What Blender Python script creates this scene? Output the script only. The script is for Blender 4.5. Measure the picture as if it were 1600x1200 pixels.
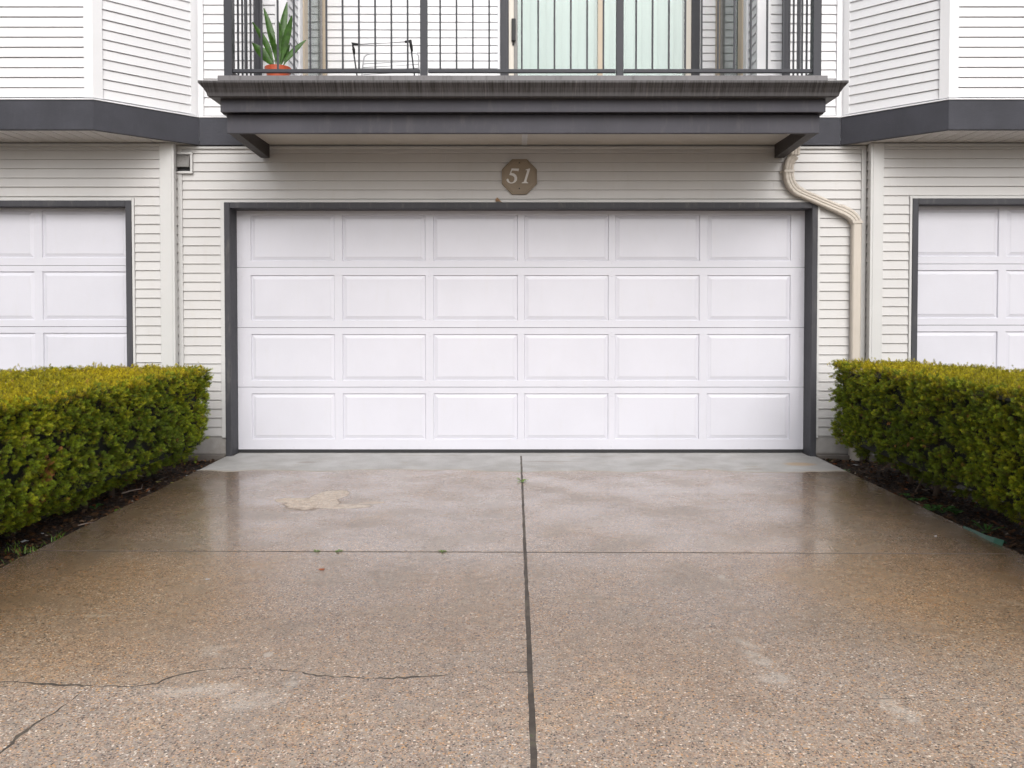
import bpy, bmesh, math, random
import numpy as np
from mathutils import Vector, Matrix, noise
R = math.radians
random.seed(7); rng = np.random.default_rng(11)
for o in list(bpy.data.objects): bpy.data.objects.remove(o)
SC = bpy.context.scene; COL = SC.collection

# ------------------------------------------------------------------ camera
ZC, DC, F = 1.2, 7.0, 1300.0          # height, distance to the garage wall (Y = 0), focal length in photo pixels
PITCH = R(1.34)
cam_d = bpy.data.cameras.new('camera'); cam = bpy.data.objects.new('camera', cam_d); COL.objects.link(cam)
cam_d.sensor_width = 36; cam_d.lens = 36*F/1600; cam_d.shift_x = -5/1600; cam_d.shift_y = -79.6/1600
cam_d.clip_end = 400; cam_d.clip_start = 0.05
cam.location = (0, -DC, ZC); cam.rotation_euler = (R(90)-PITCH, 0, 0)
SC.camera = cam
# ------------------------------------------------------------------ light
SUN_EL, SUN_AZ = 38, 172
w = bpy.data.worlds.new('World'); SC.world = w; w.use_nodes = True
nt = w.node_tree; nt.nodes.clear()
sky = nt.nodes.new('ShaderNodeTexSky'); sky.sky_type = 'NISHITA'; sky.sun_disc = False
sky.sun_elevation = R(SUN_EL); sky.sun_rotation = R(SUN_AZ); sky.dust_density = 4; sky.air_density = 1.0
hs = nt.nodes.new('ShaderNodeHueSaturation'); hs.inputs['Saturation'].default_value = 0.27
bg = nt.nodes.new('ShaderNodeBackground'); bg.inputs['Strength'].default_value = 0.115
wo = nt.nodes.new('ShaderNodeOutputWorld')
nt.links.new(sky.outputs[0], hs.inputs['Color']); nt.links.new(hs.outputs[0], bg.inputs['Color']); nt.links.new(bg.outputs[0], wo.inputs[0])
sd = bpy.data.lights.new('sun', 'SUN'); sd.energy = 0.95; sd.angle = R(52); sd.color = (1, .992, .99)
so = bpy.data.objects.new('sun', sd); COL.objects.link(so); so.location = (0, -12, 12)
el, az = R(SUN_EL), R(SUN_AZ)
sdir = Vector((math.sin(az)*math.cos(el), math.cos(az)*math.cos(el), math.sin(el)))
so.rotation_euler = sdir.to_track_quat('Z', 'Y').to_euler()
SC.view_settings.view_transform = 'Standard'; SC.view_settings.look = 'None'
SC.view_settings.exposure = 0.45; SC.view_settings.gamma = 1; SC.view_settings.use_curve_mapping = False
SC.render.engine = 'CYCLES'

# ------------------------------------------------------------------ helpers
def WX(px, d): return (px-805)*d/F                    # photo pixel column at distance d -> X
def WZ(py, d): return ZC + (490-py)*d/F               # photo pixel row at distance d -> Z
def G(px, py, z=0.0):                                 # photo pixel -> point on the ground
    d = F*(ZC-z)/(py-490); return (WX(px, d), d-DC)
def wm(o):
    m = o.matrix_basis.copy()
    if o.parent: m = wm(o.parent) @ o.matrix_parent_inverse @ m
    return m
def link(o, parent=None):
    COL.objects.link(o)
    if parent:
        o.parent = parent; o.matrix_parent_inverse = wm(parent).inverted()
    return o
def tag(o, label=None, cat=None, group=None, kind=None):
    if label: o['label'] = label
    if cat: o['category'] = cat
    if group: o['group'] = group
    if kind: o['kind'] = kind
    return o
def thing(name, loc, label, cat, group=None):
    o = bpy.data.objects.new(name, None); o.empty_display_size = .1; o.location = loc; COL.objects.link(o)
    return tag(o, label, cat, group)
def obj(name, bm, mat, parent=None, smooth=False, kind=None, bevel=0):
    """mesh built in world space -> object with its origin at its centre"""
    me = bpy.data.meshes.new(name)
    bmesh.ops.recalc_face_normals(bm, faces=bm.faces)
    vs = [v.co for v in bm.verts]
    lo = Vector([min(v[i] for v in vs) for i in range(3)]); hi = Vector([max(v[i] for v in vs) for i in range(3)])
    c = (lo+hi)/2; c.z = lo.z
    bmesh.ops.translate(bm, verts=bm.verts, vec=-c)
    bm.to_mesh(me); bm.free()
    if smooth:
        for p in me.polygons: p.use_smooth = True
    me.materials.append(mat)
    o = bpy.data.objects.new(name, me); o.location = c
    link(o, parent)
    if kind: o['kind'] = kind
    if bevel:
        b = o.modifiers.new('bevel', 'BEVEL'); b.width = bevel; b.segments = 2; b.limit_method = 'ANGLE'; b.angle_limit = R(40)
    return o
def inst(name, me, loc, parent=None, rz=0, rot=None, kind=None):
    o = bpy.data.objects.new(name, me); o.location = loc
    o.rotation_euler = rot if rot else (0, 0, rz)
    link(o, parent)
    if kind: o['kind'] = kind
    return o
def mesh_of(name, bm, mat):
    me = bpy.data.meshes.new(name); bmesh.ops.recalc_face_normals(bm, faces=bm.faces); bm.to_mesh(me); bm.free(); me.materials.append(mat); return me
def B(): return bmesh.new()
def box(bm, x0, x1, y0, y1, z0, z1):
    v = [bm.verts.new(p) for p in ((x0,y0,z0),(x1,y0,z0),(x1,y1,z0),(x0,y1,z0),(x0,y0,z1),(x1,y0,z1),(x1,y1,z1),(x0,y1,z1))]
    for f in ((0,1,2,3),(4,7,6,5),(0,4,5,1),(1,5,6,2),(2,6,7,3),(3,7,4,0)): bm.faces.new([v[i] for i in f])
    return bm
def prism(bm, pts, z0, z1):                           # horizontal polygon
    a = [bm.verts.new((x, y, z0)) for x, y in pts]; b = [bm.verts.new((x, y, z1)) for x, y in pts]
    bm.faces.new(b); bm.faces.new(a[::-1]); n = len(pts)
    for i in range(n): bm.faces.new((a[i], a[(i+1) % n], b[(i+1) % n], b[i]))
    return bm
def prism_y(bm, pts, y0, y1):                         # polygon in XZ pushed through Y
    a = [bm.verts.new((x, y0, z)) for x, z in pts]; b = [bm.verts.new((x, y1, z)) for x, z in pts]
    bm.faces.new(a); bm.faces.new(b[::-1]); n = len(pts)
    for i in range(n): bm.faces.new((a[i], b[i], b[(i+1) % n], a[(i+1) % n]))
    return bm
def extr(bm, prof, p0, p1, m0=0, m1=0):
    """profile (out, z) swept from p0 to p1 (ground points); out is to the right-hand side of travel; m = mitre per unit of out"""
    d = Vector((p1[0]-p0[0], p1[1]-p0[1])); L = d.length; d /= L; n = Vector((d.y, -d.x))
    a = []; b = []
    for o_, z in prof:
        q = Vector(p0)+n*o_-d*(m0*o_); a.append(bm.verts.new((q.x, q.y, z)))
        q = Vector(p1)+n*o_+d*(m1*o_); b.append(bm.verts.new((q.x, q.y, z)))
    k = len(prof)
    for i in range(k): bm.faces.new((a[i], a[(i+1) % k], b[(i+1) % k], b[i]))
    bm.faces.new(a[::-1]); bm.faces.new(b)
    return bm
def tube(bm, pts, rad, n=8, cap=True):
    pts = [Vector(p) for p in pts]; rr = rad if isinstance(rad, (list, tuple)) else [rad]*len(pts)
    rings = []; up = Vector((0, 0, 1))
    for i, p in enumerate(pts):
        t = (pts[min(i+1, len(pts)-1)]-pts[max(i-1, 0)]).normalized()
        u = t.cross(up);
        if u.length < .05: u = t.cross(Vector((0, 1, 0)))
        u.normalize(); v = u.cross(t)
        rings.append([bm.verts.new(p+(u*math.cos(2*math.pi*k/n)+v*math.sin(2*math.pi*k/n))*rr[i]) for k in range(n)])
    for a, b in zip(rings, rings[1:]):
        for k in range(n): bm.faces.new((a[k], a[(k+1) % n], b[(k+1) % n], b[k]))
    if cap: bm.faces.new(rings[0][::-1]); bm.faces.new(rings[-1])
    return bm

# ------------------------------------------------------------------ materials
class NM:
    def __init__(s, name):
        s.m = bpy.data.materials.new(name); s.m.use_nodes = True; s.t = s.m.node_tree
        s.b = s.t.nodes['Principled BSDF']; s.out = s.t.nodes['Material Output']
    def n(s, typ, **kw):
        x = s.t.nodes.new(typ)
        for k, v in kw.items():
            if k.startswith('_'): setattr(x, k[1:], v)
            else: x.inputs[k.replace('__', ' ')].default_value = v
        return x
    def l(s, a, b): s.t.links.new(a, b)
    def pos(s, scale=(1, 1, 1), obj=False):
        if obj: o = s.n('ShaderNodeTexCoord').outputs['Object']
        else: o = s.n('ShaderNodeNewGeometry').outputs['Position']
        mp = s.n('ShaderNodeMapping'); mp.inputs['Scale'].default_value = scale; s.l(o, mp.inputs[0]); return mp.outputs[0]
    def noise(s, vec, scale, detail=4, rough=.55, dist=0):
        x = s.n('ShaderNodeTexNoise'); x.inputs['Scale'].default_value = scale; x.inputs['Detail'].default_value = detail
        x.inputs['Roughness'].default_value = rough; x.inputs['Distortion'].default_value = dist; s.l(vec, x.inputs['Vector']); return x.outputs['Fac']
    def vor(s, vec, scale, out='Color', feat='F1', rnd=1):
        x = s.n('ShaderNodeTexVoronoi'); x.feature = feat; x.inputs['Scale'].default_value = scale; x.inputs['Randomness'].default_value = rnd
        s.l(vec, x.inputs['Vector']); return x.outputs[out]
    def ramp(s, fac, stops, interp='LINEAR'):
        x = s.n('ShaderNodeValToRGB'); e = x.color_ramp.elements; x.color_ramp.interpolation = interp
        while len(e) < len(stops): e.new(.5)
        for k, (p, c) in enumerate(stops):
            e[k].position = p; e[k].color = (c, c, c, 1) if isinstance(c, (int, float)) else (*c, 1)
        s.l(fac, x.inputs[0]); return x.outputs[0]
    def mr(s, v, a, b, c=0, d=1, smooth=True):
        x = s.n('ShaderNodeMapRange'); x.interpolation_type = 'SMOOTHSTEP' if smooth else 'LINEAR'
        for i, q in zip(('From Min', 'From Max', 'To Min', 'To Max'), (a, b, c, d)): x.inputs[i].default_value = q
        s.l(v, x.inputs['Value']); return x.outputs[0]
    def math(s, op, a, b=None, clamp=False):
        x = s.n('ShaderNodeMath'); x.operation = op; x.use_clamp = clamp
        for i, q in enumerate((a, b)):
            if q is None: continue
            if isinstance(q, (int, float)): x.inputs[i].default_value = q
            else: s.l(q, x.inputs[i])
        return x.outputs[0]
    def mix(s, fac, a, b, typ='MIX'):
        x = s.n('ShaderNodeMix'); x.data_type = 'RGBA'; x.blend_type = typ; x.clamp_factor = True
        for i, q in ((0, fac), (6, a), (7, b)):
            if isinstance(q, (int, float)): x.inputs[i].default_value = q if i == 0 else (q, q, q, 1)
            elif isinstance(q, tuple): x.inputs[i].default_value = (*q, 1)
            else: s.l(q, x.inputs[i])
        return x.outputs[2]
    def bump(s, h, strength=.3, dist=.01, normal=None):
        x = s.n('ShaderNodeBump'); x.inputs['Strength'].default_value = strength; x.inputs['Distance'].default_value = dist
        s.l(h, x.inputs['Height'])
        if normal: s.l(normal, x.inputs['Normal'])
        return x.outputs[0]
    def set(s, color=None, rough=None, normal=None, metal=None, spec=None):
        for k, v in (('Base Color', color), ('Roughness', rough), ('Normal', normal), ('Metallic', metal), ('Specular IOR Level', spec)):
            if v is None: continue
            if isinstance(v, (int, float)): s.b.inputs[k].default_value = v
            elif isinstance(v, tuple): s.b.inputs[k].default_value = (*v, 1)
            else: s.l(v, s.b.inputs[k])
        return s.m

def painted(name, col, rough=.5, grain=(3, 3, 3), gs=20, bs=.15, bd=.003, var=.10, rand=.03, dirt=None, dirt_amt=.25):
    m = NM(name); p = m.pos(grain)
    f = m.noise(p, gs, 6, .6); g = m.noise(m.pos(), 1.7, 5, .6)
    c = m.mix(m.mr(g, .3, .7), tuple(x*(1-var) for x in col), tuple(min(1, x*(1+var*.6)) for x in col))
    r = m.n('ShaderNodeObjectInfo').outputs['Random']
    c = m.mix(1, c, m.ramp(r, [(0, 1-rand), (1, 1.0)]), 'MULTIPLY')
    if dirt:
        d = m.math('MULTIPLY', m.mr(m.noise(m.pos((6, 6, 1.2)), 3, 7, .7), .5, .78), dirt_amt)
        c = m.mix(d, c, dirt)
    return m.set(c, m.mr(f, .3, .7, rough-.06, rough+.08), m.bump(f, bs, bd))

M = {}
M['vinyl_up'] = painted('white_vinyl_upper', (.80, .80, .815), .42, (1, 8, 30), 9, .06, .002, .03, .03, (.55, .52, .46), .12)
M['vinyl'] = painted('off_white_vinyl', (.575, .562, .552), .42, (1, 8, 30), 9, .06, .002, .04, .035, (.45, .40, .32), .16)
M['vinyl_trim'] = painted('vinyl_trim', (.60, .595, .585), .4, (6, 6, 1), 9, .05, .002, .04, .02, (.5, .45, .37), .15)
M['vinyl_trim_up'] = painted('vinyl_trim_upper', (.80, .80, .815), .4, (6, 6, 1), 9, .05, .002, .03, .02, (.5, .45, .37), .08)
M['door'] = painted('white_door_paint', (.635, .63, .685), .42, (1.2, 6, 14), 26, .34, .0024, .03, .012, (.56, .54, .50), .14)
def grime(mat):
    t = mat.node_tree; b = t.nodes['Principled BSDF']; src = b.inputs['Base Color'].links[0].from_socket
    g = t.nodes.new('ShaderNodeNewGeometry'); s_ = t.nodes.new('ShaderNodeSeparateXYZ'); t.links.new(g.outputs['Position'], s_.inputs[0])
    n = t.nodes.new('ShaderNodeTexNoise'); n.inputs['Scale'].default_value = 26; n.inputs['Detail'].default_value = 7; n.inputs['Roughness'].default_value = .75; t.links.new(g.outputs['Position'], n.inputs['Vector'])
    a = t.nodes.new('ShaderNodeMapRange'); a.inputs['From Min'].default_value = .07; a.inputs['From Max'].default_value = 0; t.links.new(s_.outputs[2], a.inputs['Value'])
    c = t.nodes.new('ShaderNodeMapRange'); c.inputs['From Min'].default_value = .56; c.inputs['From Max'].default_value = .85; t.links.new(n.outputs['Fac'], c.inputs['Value'])
    m = t.nodes.new('ShaderNodeMath'); m.operation = 'MULTIPLY'; t.links.new(a.outputs[0], m.inputs[0]); t.links.new(c.outputs[0], m.inputs[1])
    x = t.nodes.new('ShaderNodeMix'); x.data_type = 'RGBA'; t.links.new(m.outputs[0], x.inputs[0]); t.links.new(src, x.inputs[6]); x.inputs[7].default_value = (.30, .26, .22, 1)
    t.links.new(x.outputs[2], b.inputs['Base Color'])
grime(M['door'])
M['grey'] = painted('grey_frame_paint', (.060, .060, .068), .55, (6, 6, 1), 30, .3, .002, .12, .04, (.2, .19, .17), .35)
M['grey_band'] = painted('grey_band_paint', (.064, .065, .078), .6, (1.2, 5, 20), 22, .8, .005, .2, .08, (.12, .12, .13), .15)
M['grey_beam'] = painted('grey_beam_paint', (.070, .068, .081), .6, (8, 8, 8), 25, .6, .003, .12, .03, (.15, .14, .13), .3)
M['brown_beam'] = painted('dark_brown_bracket', (.05, .042, .04), .6, (5, 5, 10), 14, .4, .002, .2, .03)
M['rail'] = painted('charcoal_metal', (.045, .046, .055), .4, (6, 6, 6), 40, .15, .001, .1, .03)
M['beige'] = painted('beige_downspout', (.56, .505, .44), .42, (5, 5, 1), 8, .05, .002, .06, .02, (.35, .29, .2), .25)
M['tan'] = painted('tan_window_frame', (.52, .43, .32), .45, (5, 5, 1), 8, .05, .002, .05, .02)
M['cream'] = painted('cream_frame', (.68, .63, .55), .45, (5, 5, 1), 8, .05, .002, .05, .02)
M['deck'] = painted('deck_membrane', (.25, .24, .24), .5, (2, 2, 2), 12, .3, .002, .2, .03)
M['edge'] = painted('deck_edge_metal', (.20, .19, .195), .45, (.7, 5, 5), 9, .15, .002, .15, .02, (.05, .045, .04), .7)
M['black'] = painted('black_rubber', (.02, .02, .022), .6, (5, 5, 5), 20, .2, .001)
M['terracotta'] = painted('terracotta_plastic', (.50, .085, .03), .4, (5, 5, 5), 10, .1, .001, .1)
M['twig'] = painted('bark', (.12, .085, .06), .8, (20, 20, 4), 12, .6, .004, .3, .2)
M['twig_pale'] = painted('pale_dead_wood', (.30, .23, .19), .7, (20, 20, 4), 12, .6, .004, .3, .1)
M['plaque'] = painted('brown_plaque', (.27, .21, .145), .5, (9, 9, 9), 16, .5, .002, .25)
M['plaque_rim'] = painted('brown_plaque_rim', (.24, .185, .125), .5, (9, 9, 9), 16, .4, .002, .25)
M['digit'] = painted('white_digit', (.72, .70, .68), .5, (5, 5, 5), 16, .05, .001, .03)
M['vent'] = painted('grey_vent_metal', (.20, .19, .18), .3, (5, 5, 5), 16, .1, .001, .2)
M['chrome'] = NM('pale_steel').set((.55, .55, .57), .3, None, .8)
M['green_plastic'] = painted('green_plastic', (.003, .09, .05), .4, (5, 5, 5), 16, .3, .002, .3)
M['paper'] = painted('paper_scrap', (.62, .62, .64), .8, (9, 9, 9), 16, .4, .004, .1)
M['soffit_plain'] = painted('beige_soffit', (.56, .52, .46), .55, (9, 9, 9), 60, .55, .003, .07, .02, (.4, .34, .27), .3)

def gutter_mat():
    m = NM('streaked_gutter'); g = m.noise(m.pos((95, 3, 1.6)), 1, 6, .8); g2 = m.noise(m.pos((1.2, 1, 1)), 2, 3)
    z = m.n('ShaderNodeSeparateXYZ'); m.l(m.pos(), z.inputs[0])
    lim = m.mr(z.outputs[2], 2.765, 2.80)
    s = m.math('MULTIPLY', m.mr(g, .42, .60), m.math('ADD', m.math('MULTIPLY', lim, .55), m.math('MULTIPLY', g2, .5)), True)
    c = m.mix(s, (.085, .080, .082), (.022, .019, .018))
    c = m.mix(m.math('MULTIPLY', m.mr(m.noise(m.pos((60, 3, 2)), 1, 3, .6), .58, .7), .3), c, (.20, .18, .165))
    return m.set(c, .42)
M['gutter'] = gutter_mat()
def soffit_mat():
    m = NM('perforated_soffit'); p = m.pos()
    s = m.n('ShaderNodeSeparateXYZ'); m.l(p, s.inputs[0])
    fx = m.math('SUBTRACT', m.math('FRACT', m.math('MULTIPLY', s.outputs[0], 80)), .5)
    fy = m.math('SUBTRACT', m.math('FRACT', m.math('MULTIPLY', s.outputs[1], 80)), .5)
    d = m.math('ADD', m.math('MULTIPLY', fx, fx), m.math('MULTIPLY', fy, fy))
    c = m.mix(m.mr(d, .03, .06), (.14, .12, .1), (.66, .63, .60))
    return m.set(c, .45)
M['soffit'] = soffit_mat()
def foundation_mat():
    m = NM('foundation_concrete'); p = m.pos(); a = m.noise(p, 5, 7, .65); b = m.noise(p, 60, 4)
    c = m.ramp(a, [(.3, (.27, .25, .23)), (.55, (.38, .36, .345)), (.75, (.46, .44, .42))])
    z = m.n('ShaderNodeSeparateXYZ'); m.l(p, z.inputs[0])
    low = m.mr(m.math('ADD', z.outputs[2], m.math('MULTIPLY', m.noise(p, 4), .03)), .045, .02)
    c = m.mix(low, c, (.15, .13, .115))
    return m.set(c, .8, m.bump(b, .4, .004))
M['foundation'] = foundation_mat()

def concrete_mat():
    m = NM('exposed_aggregate_concrete'); p = m.pos()
    xyz = m.n('ShaderNodeSeparateXYZ'); m.l(p, xyz.inputs[0]); X, Y = xyz.outputs[0], xyz.outputs[1]
    big = m.noise(p, .9, 5, .6); mid = m.noise(p, 3.2, 6, .62); fine = m.noise(p, 22, 5, .65)
    # pebbles of two sizes set in paste
    wp = p
    peb = m.vor(wp, 145); pd = m.vor(wp, 145, 'Distance'); peb2 = m.vor(wp, 300); pd2 = m.vor(wp, 300, 'Distance')
    sp = m.n('ShaderNodeSeparateColor'); m.l(peb, sp.inputs[0]); sp2 = m.n('ShaderNodeSeparateColor'); m.l(peb2, sp2.inputs[0])
    pc = m.ramp(sp.outputs[0], [(0, (.07, .065, .07)), (.14, (.24, .16, .12)), (.30, (.50, .37, .27)), (.46, (.30, .26, .26)), (.58, (.60, .43, .33)),
                                (.74, (.62, .38, .19)), (.86, (.66, .60, .55)), (.95, (.92, .88, .84))], 'CONSTANT')
    pc2 = m.ramp(sp2.outputs[1], [(0, (.09, .08, .085)), (.2, (.33, .24, .19)), (.5, (.48, .36, .29)), (.8, (.66, .53, .42)), (.94, (.88, .82, .76))], 'CONSTANT')
    agg = m.mix(m.mr(sp.outputs[1], .45, .55), pc, pc2)
    paste = m.mix(m.mr(fine, .3, .7), (.34, .285, .24), (.53, .455, .395))
    c = m.mix(m.mr(pd, .66, .46, 0, .9), paste, m.mix(1, agg, (1.12, 1.08, 1.04), 'MULTIPLY'))
    c = m.mix(m.mr(m.vor(p, 46, 'Distance'), .15, .10, 0, .8), c, (.06, .052, .05))
    c = m.mix(m.math('MULTIPLY', m.mr(big, .35, .65), .35), c, m.mix(1, c, (1.0, .86, .68), 'MULTIPLY'))
    blot = m.noise(m.pos((1, 1.3, 1)), 2.1, 7, .68); c = m.mix(m.math('MULTIPLY', m.mr(blot, .52, .66), .34), c, m.mix(1, c, (.62, .60, .58), 'MULTIPLY')); c = m.mix(m.math('MULTIPLY', m.mr(blot, .47, .34), .35), c, m.mix(1, c, (1.22, 1.12, .95), 'MULTIPLY'))
    c = m.mix(m.math('MULTIPLY', m.mr(mid, .48, .72), .28), c, (.40, .37, .345))
    # worn pale patches (positions are places on the slab)
    def spot(cx, cy, rx, ry, ang=0, soft=.6, amp=.35):
        ca, sa = math.cos(ang), math.sin(ang)
        dx = m.math('SUBTRACT', X, cx); dy = m.math('SUBTRACT', Y, cy)
        u = m.math('DIVIDE', m.math('ADD', m.math('MULTIPLY', dx, ca), m.math('MULTIPLY', dy, sa)), rx)
        v = m.math('DIVIDE', m.math('SUBTRACT', m.math('MULTIPLY', dy, ca), m.math('MULTIPLY', dx, sa)), ry)
        d = m.math('ADD', m.math('MULTIPLY', u, u), m.math('MULTIPLY', v, v))
        d = m.math('ADD', d, m.math('MULTIPLY', m.math('SUBTRACT', m.noise(p, 6, 5, .6), .5), amp*6))
        return m.mr(d, 1, soft, 0, 1)
    def S(px, py, rx, ry, ang=0, **k): x, y = G(px, py); return spot(x, y, rx, ry, ang, **k)
    white = m.math('MAXIMUM', m.math('MULTIPLY', S(330, 1022, .06, .075, .6, soft=-.2, amp=.4), m.mr(fine, .35, .6, .2, 1)), S(415, 1028, .022, .03, 0, soft=.2, amp=.1))
    for a in ((1172, 1012, .035, .09, .35), (1192, 1036, .055, .12, .35), (1216, 1066, .07, .09, .2), (1400, 1110, .06, .10, .3), (1425, 1128, .05, .06, .3), (1590, 945, .08, .03, -.8), (1130, 905, .03, .05, 0), (300, 1085, .20, .07, .1), (390, 1100, .14, .09, .1), (455, 1070, .06, .07, .1),
              (150, 965, .07, .03, 0), (1280, 770, .03, .16, .5), (560, 800, .16, .02, .1), (1050, 770, .25, .05, .1)):
        white = m.math('MAXIMUM', white, m.math('MULTIPLY', S(*a, soft=-.3, amp=.32), m.mr(fine, .35, .6, .35, 1)))
    c = m.mix(m.math('MULTIPLY', white, .85), c, m.mix(.6, c, (.80, .76, .71)))
    # ---- how wet: dry under the balcony, soaked on the middle slab, drying off towards the camera
    edge = m.math('ADD', Y, m.math('MULTIPLY', m.math('SUBTRACT', m.noise(m.pos((1, .35, 1)), 1.6, 3, .5), .5), .42))
    edge = m.math('ADD', edge, m.math('MULTIPLY', m.noise(m.pos((1, .7, 1)), 9, 3), .025))
    dry_strip = m.mr(edge, -.675, -.655)
    dspot = S(488, 788, .20, .20, .0, soft=.45, amp=.30)
    for a in ((515, 776, .12, .20, -.3), (535, 793, .17, .07, .1), (455, 783, .12, .08, 0), (580, 787, .09, .035, .15)): dspot = m.math('MAXIMUM', dspot, S(*a, soft=.8, amp=.22))
    dry = m.math('MAXIMUM', dry_strip, dspot)
    front = m.mr(m.math('ADD', Y, m.math('MULTIPLY', m.noise(p, 2.2, 4), .5)), -3.3, -4.7)      # 1 near camera
    crk = m.math('MULTIPLY', m.mr(Y, G(100, 1070)[1], G(100, 1084)[1]), m.mr(X, -.55, -.95)); front = m.math('MAXIMUM', front, crk)
    ax = m.math('ABSOLUTE', m.math('SUBTRACT', X, .05))
    side = m.mr(m.math('ADD', ax, m.math('MULTIPLY', mid, .6)), 1.25, 2.3)
    wet = m.math('SUBTRACT', 1, m.math('MULTIPLY', front, m.math('SUBTRACT', .80, m.math('MULTIPLY', side, .15))))
    wet = m.math('MULTIPLY', wet, m.math('SUBTRACT', 1, dry), True)
    soak = m.math('MULTIPLY', m.math('ADD', m.mr(big, .35, .7, .35, 1), 0), wet)
    c = m.mix(wet, c, m.mix(1, c, (.66, .63, .59), 'MULTIPLY'))
    tan = m.math('MULTIPLY', m.mr(m.math('ADD', ax, m.math('MULTIPLY', big, .8)), 1.2, 2.0), m.math('MULTIPLY', wet, m.mr(Y, -2.6, -3.3))); c = m.mix(m.math('MULTIPLY', tan, .8), c, m.mix(1, c, (1.0, .88, .69), 'MULTIPLY'))
    hedge_refl = m.math('MULTIPLY', m.mr(m.math('ADD', ax, m.math('MULTIPLY', mid, .7)), 1.9, 2.7), m.mr(Y, -4.6, -3.6)); c = m.mix(m.math('MULTIPLY', hedge_refl, .8), c, m.mix(1, c, (.56, .52, .46), 'MULTIPLY'))  # dark reflection of the hedges painted into the colour along both sides
    moss = m.math('MULTIPLY', m.mr(m.math('ADD', ax, m.math('MULTIPLY', mid, .5)), 2.2, 2.72), .65)  # mask that darkens the concrete towards both side edges
    c = m.mix(moss, c, m.mix(1, c, (.55, .52, .40), 'MULTIPLY'))
    # smooth dry paste under the balcony
    ap = m.mix(m.mr(mid, .3, .7), (.35, .345, .335), (.49, .49, .485))
    ap = m.mix(m.math('MULTIPLY', m.mr(m.noise(m.pos((1, 2.5, 1)), 3, 6, .7), .57, .72), .55), ap, (.34, .27, .19))
    rim = m.math('MULTIPLY', m.mr(edge, -.61, -.655), dry_strip)
    ap = m.mix(m.math('MULTIPLY', rim, .6), ap, (.38, .31, .21))
    for a in ((480, 723, .10, .05, 0), (690, 712.5, .5, .012, 0), (930, 714, .3, .012, 0), (1180, 734, .12, .05, .2), (870, 722, .3, .03, 0)): ap = m.mix(m.math('MULTIPLY', S(*a, soft=0, amp=.35), .5), ap, (.24, .19, .15))
    rst = S(1250, 726, .16, .10, 0, soft=.1, amp=.2); ap = m.mix(m.math('MULTIPLY', rst, .5), ap, (.52, .33, .14))
    c = m.mix(m.math('MULTIPLY', dry_strip, .92), c, ap)
    rimd = m.math('MULTIPLY', m.mr(dspot, .0, .5), m.mr(dspot, 1, .5)); c = m.mix(m.math('MULTIPLY', dspot, .55), c, m.mix(m.mr(fine, .35, .65), (.50, .42, .35), (.72, .66, .59))); c = m.mix(m.math('MULTIPLY', rimd, .8), c, (.17, .115, .08))
    # roughness
    film = m.mr(mid, .38, .62, .0, .14)
    rw = m.math('ADD', .17, film)
    rough = m.math('ADD', m.math('MULTIPLY', wet, rw), m.math('MULTIPLY', m.math('SUBTRACT', 1, wet), .72))
    bh = m.math('ADD', m.math('MULTIPLY', pd, -1), m.math('MULTIPLY', fine, 1.4))
    bs = m.mr(wet, 0, 1, .55, .22)
    bn = m.n('ShaderNodeBump'); bn.inputs['Distance'].default_value = .0035; m.l(bs, bn.inputs['Strength']); m.l(bh, bn.inputs['Height'])
    m.set(c, rough, bn.outputs[0])
    m.b.inputs['IOR'].default_value = 1.4
    m.b.inputs['Coat Roughness'].default_value = .10; m.b.inputs['Coat IOR'].default_value = 1.33
    midz = m.math('MULTIPLY', m.mr(Y, -3.3, -2.7), wet)
    m.l(m.math('MULTIPLY', midz, m.mr(m.noise(m.pos((.9, 1.2, 1)), 1.6, 5, .6), .36, .64, .10, .75)), m.b.inputs['Coat Weight'])
    cb = m.bump(m.noise(p, 14, 3), .05, .002); m.l(cb, m.b.inputs['Coat Normal'])
    return m.m
M['concrete'] = concrete_mat()
def soil_mat():
    m = NM('dark_bark_soil'); p = m.pos(); a = m.noise(p, 14, 8, .7); v = m.vor(p, 70); s = m.n('ShaderNodeSeparateColor'); m.l(v, s.inputs[0])
    c = m.ramp(s.outputs[0], [(0, (.02, .014, .011)), (.4, (.05, .031, .022)), (.7, (.085, .048, .030)), (.88, (.13, .062, .032)), (.97, (.24, .18, .14))], 'CONSTANT')
    c = m.mix(m.mr(a, .35, .6), (.012, .009, .007), c)
    return m.set(c, .75, m.bump(m.math('ADD', a, m.vor(p, 70, 'Distance')), .9, .012))
M['soil'] = soil_mat()
def asphalt_mat():
    m = NM('wet_asphalt'); p = m.pos(); s = m.vor(p, 150, 'Distance'); c = m.mix(m.mr(m.noise(p, 2, 6), .3, .7), (.04, .04, .042), (.065, .063, .062))
    return m.set(c, .5, m.bump(s, .4, .004))
M['asphalt'] = asphalt_mat()
def filler_mat():
    m = NM('dark_joint_filler'); p = m.pos(); a = m.noise(p, 9, 6, .7)
    c = m.ramp(a, [(.3, (.045, .036, .030)), (.5, (.085, .068, .055)), (.63, (.13, .105, .082)), (.69, (.07, .11, .03)), (.75, (.17, .145, .12))])
    return m.set(c, .7, m.bump(m.noise(p, 60), .6, .004))
M['filler'] = filler_mat()
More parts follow.
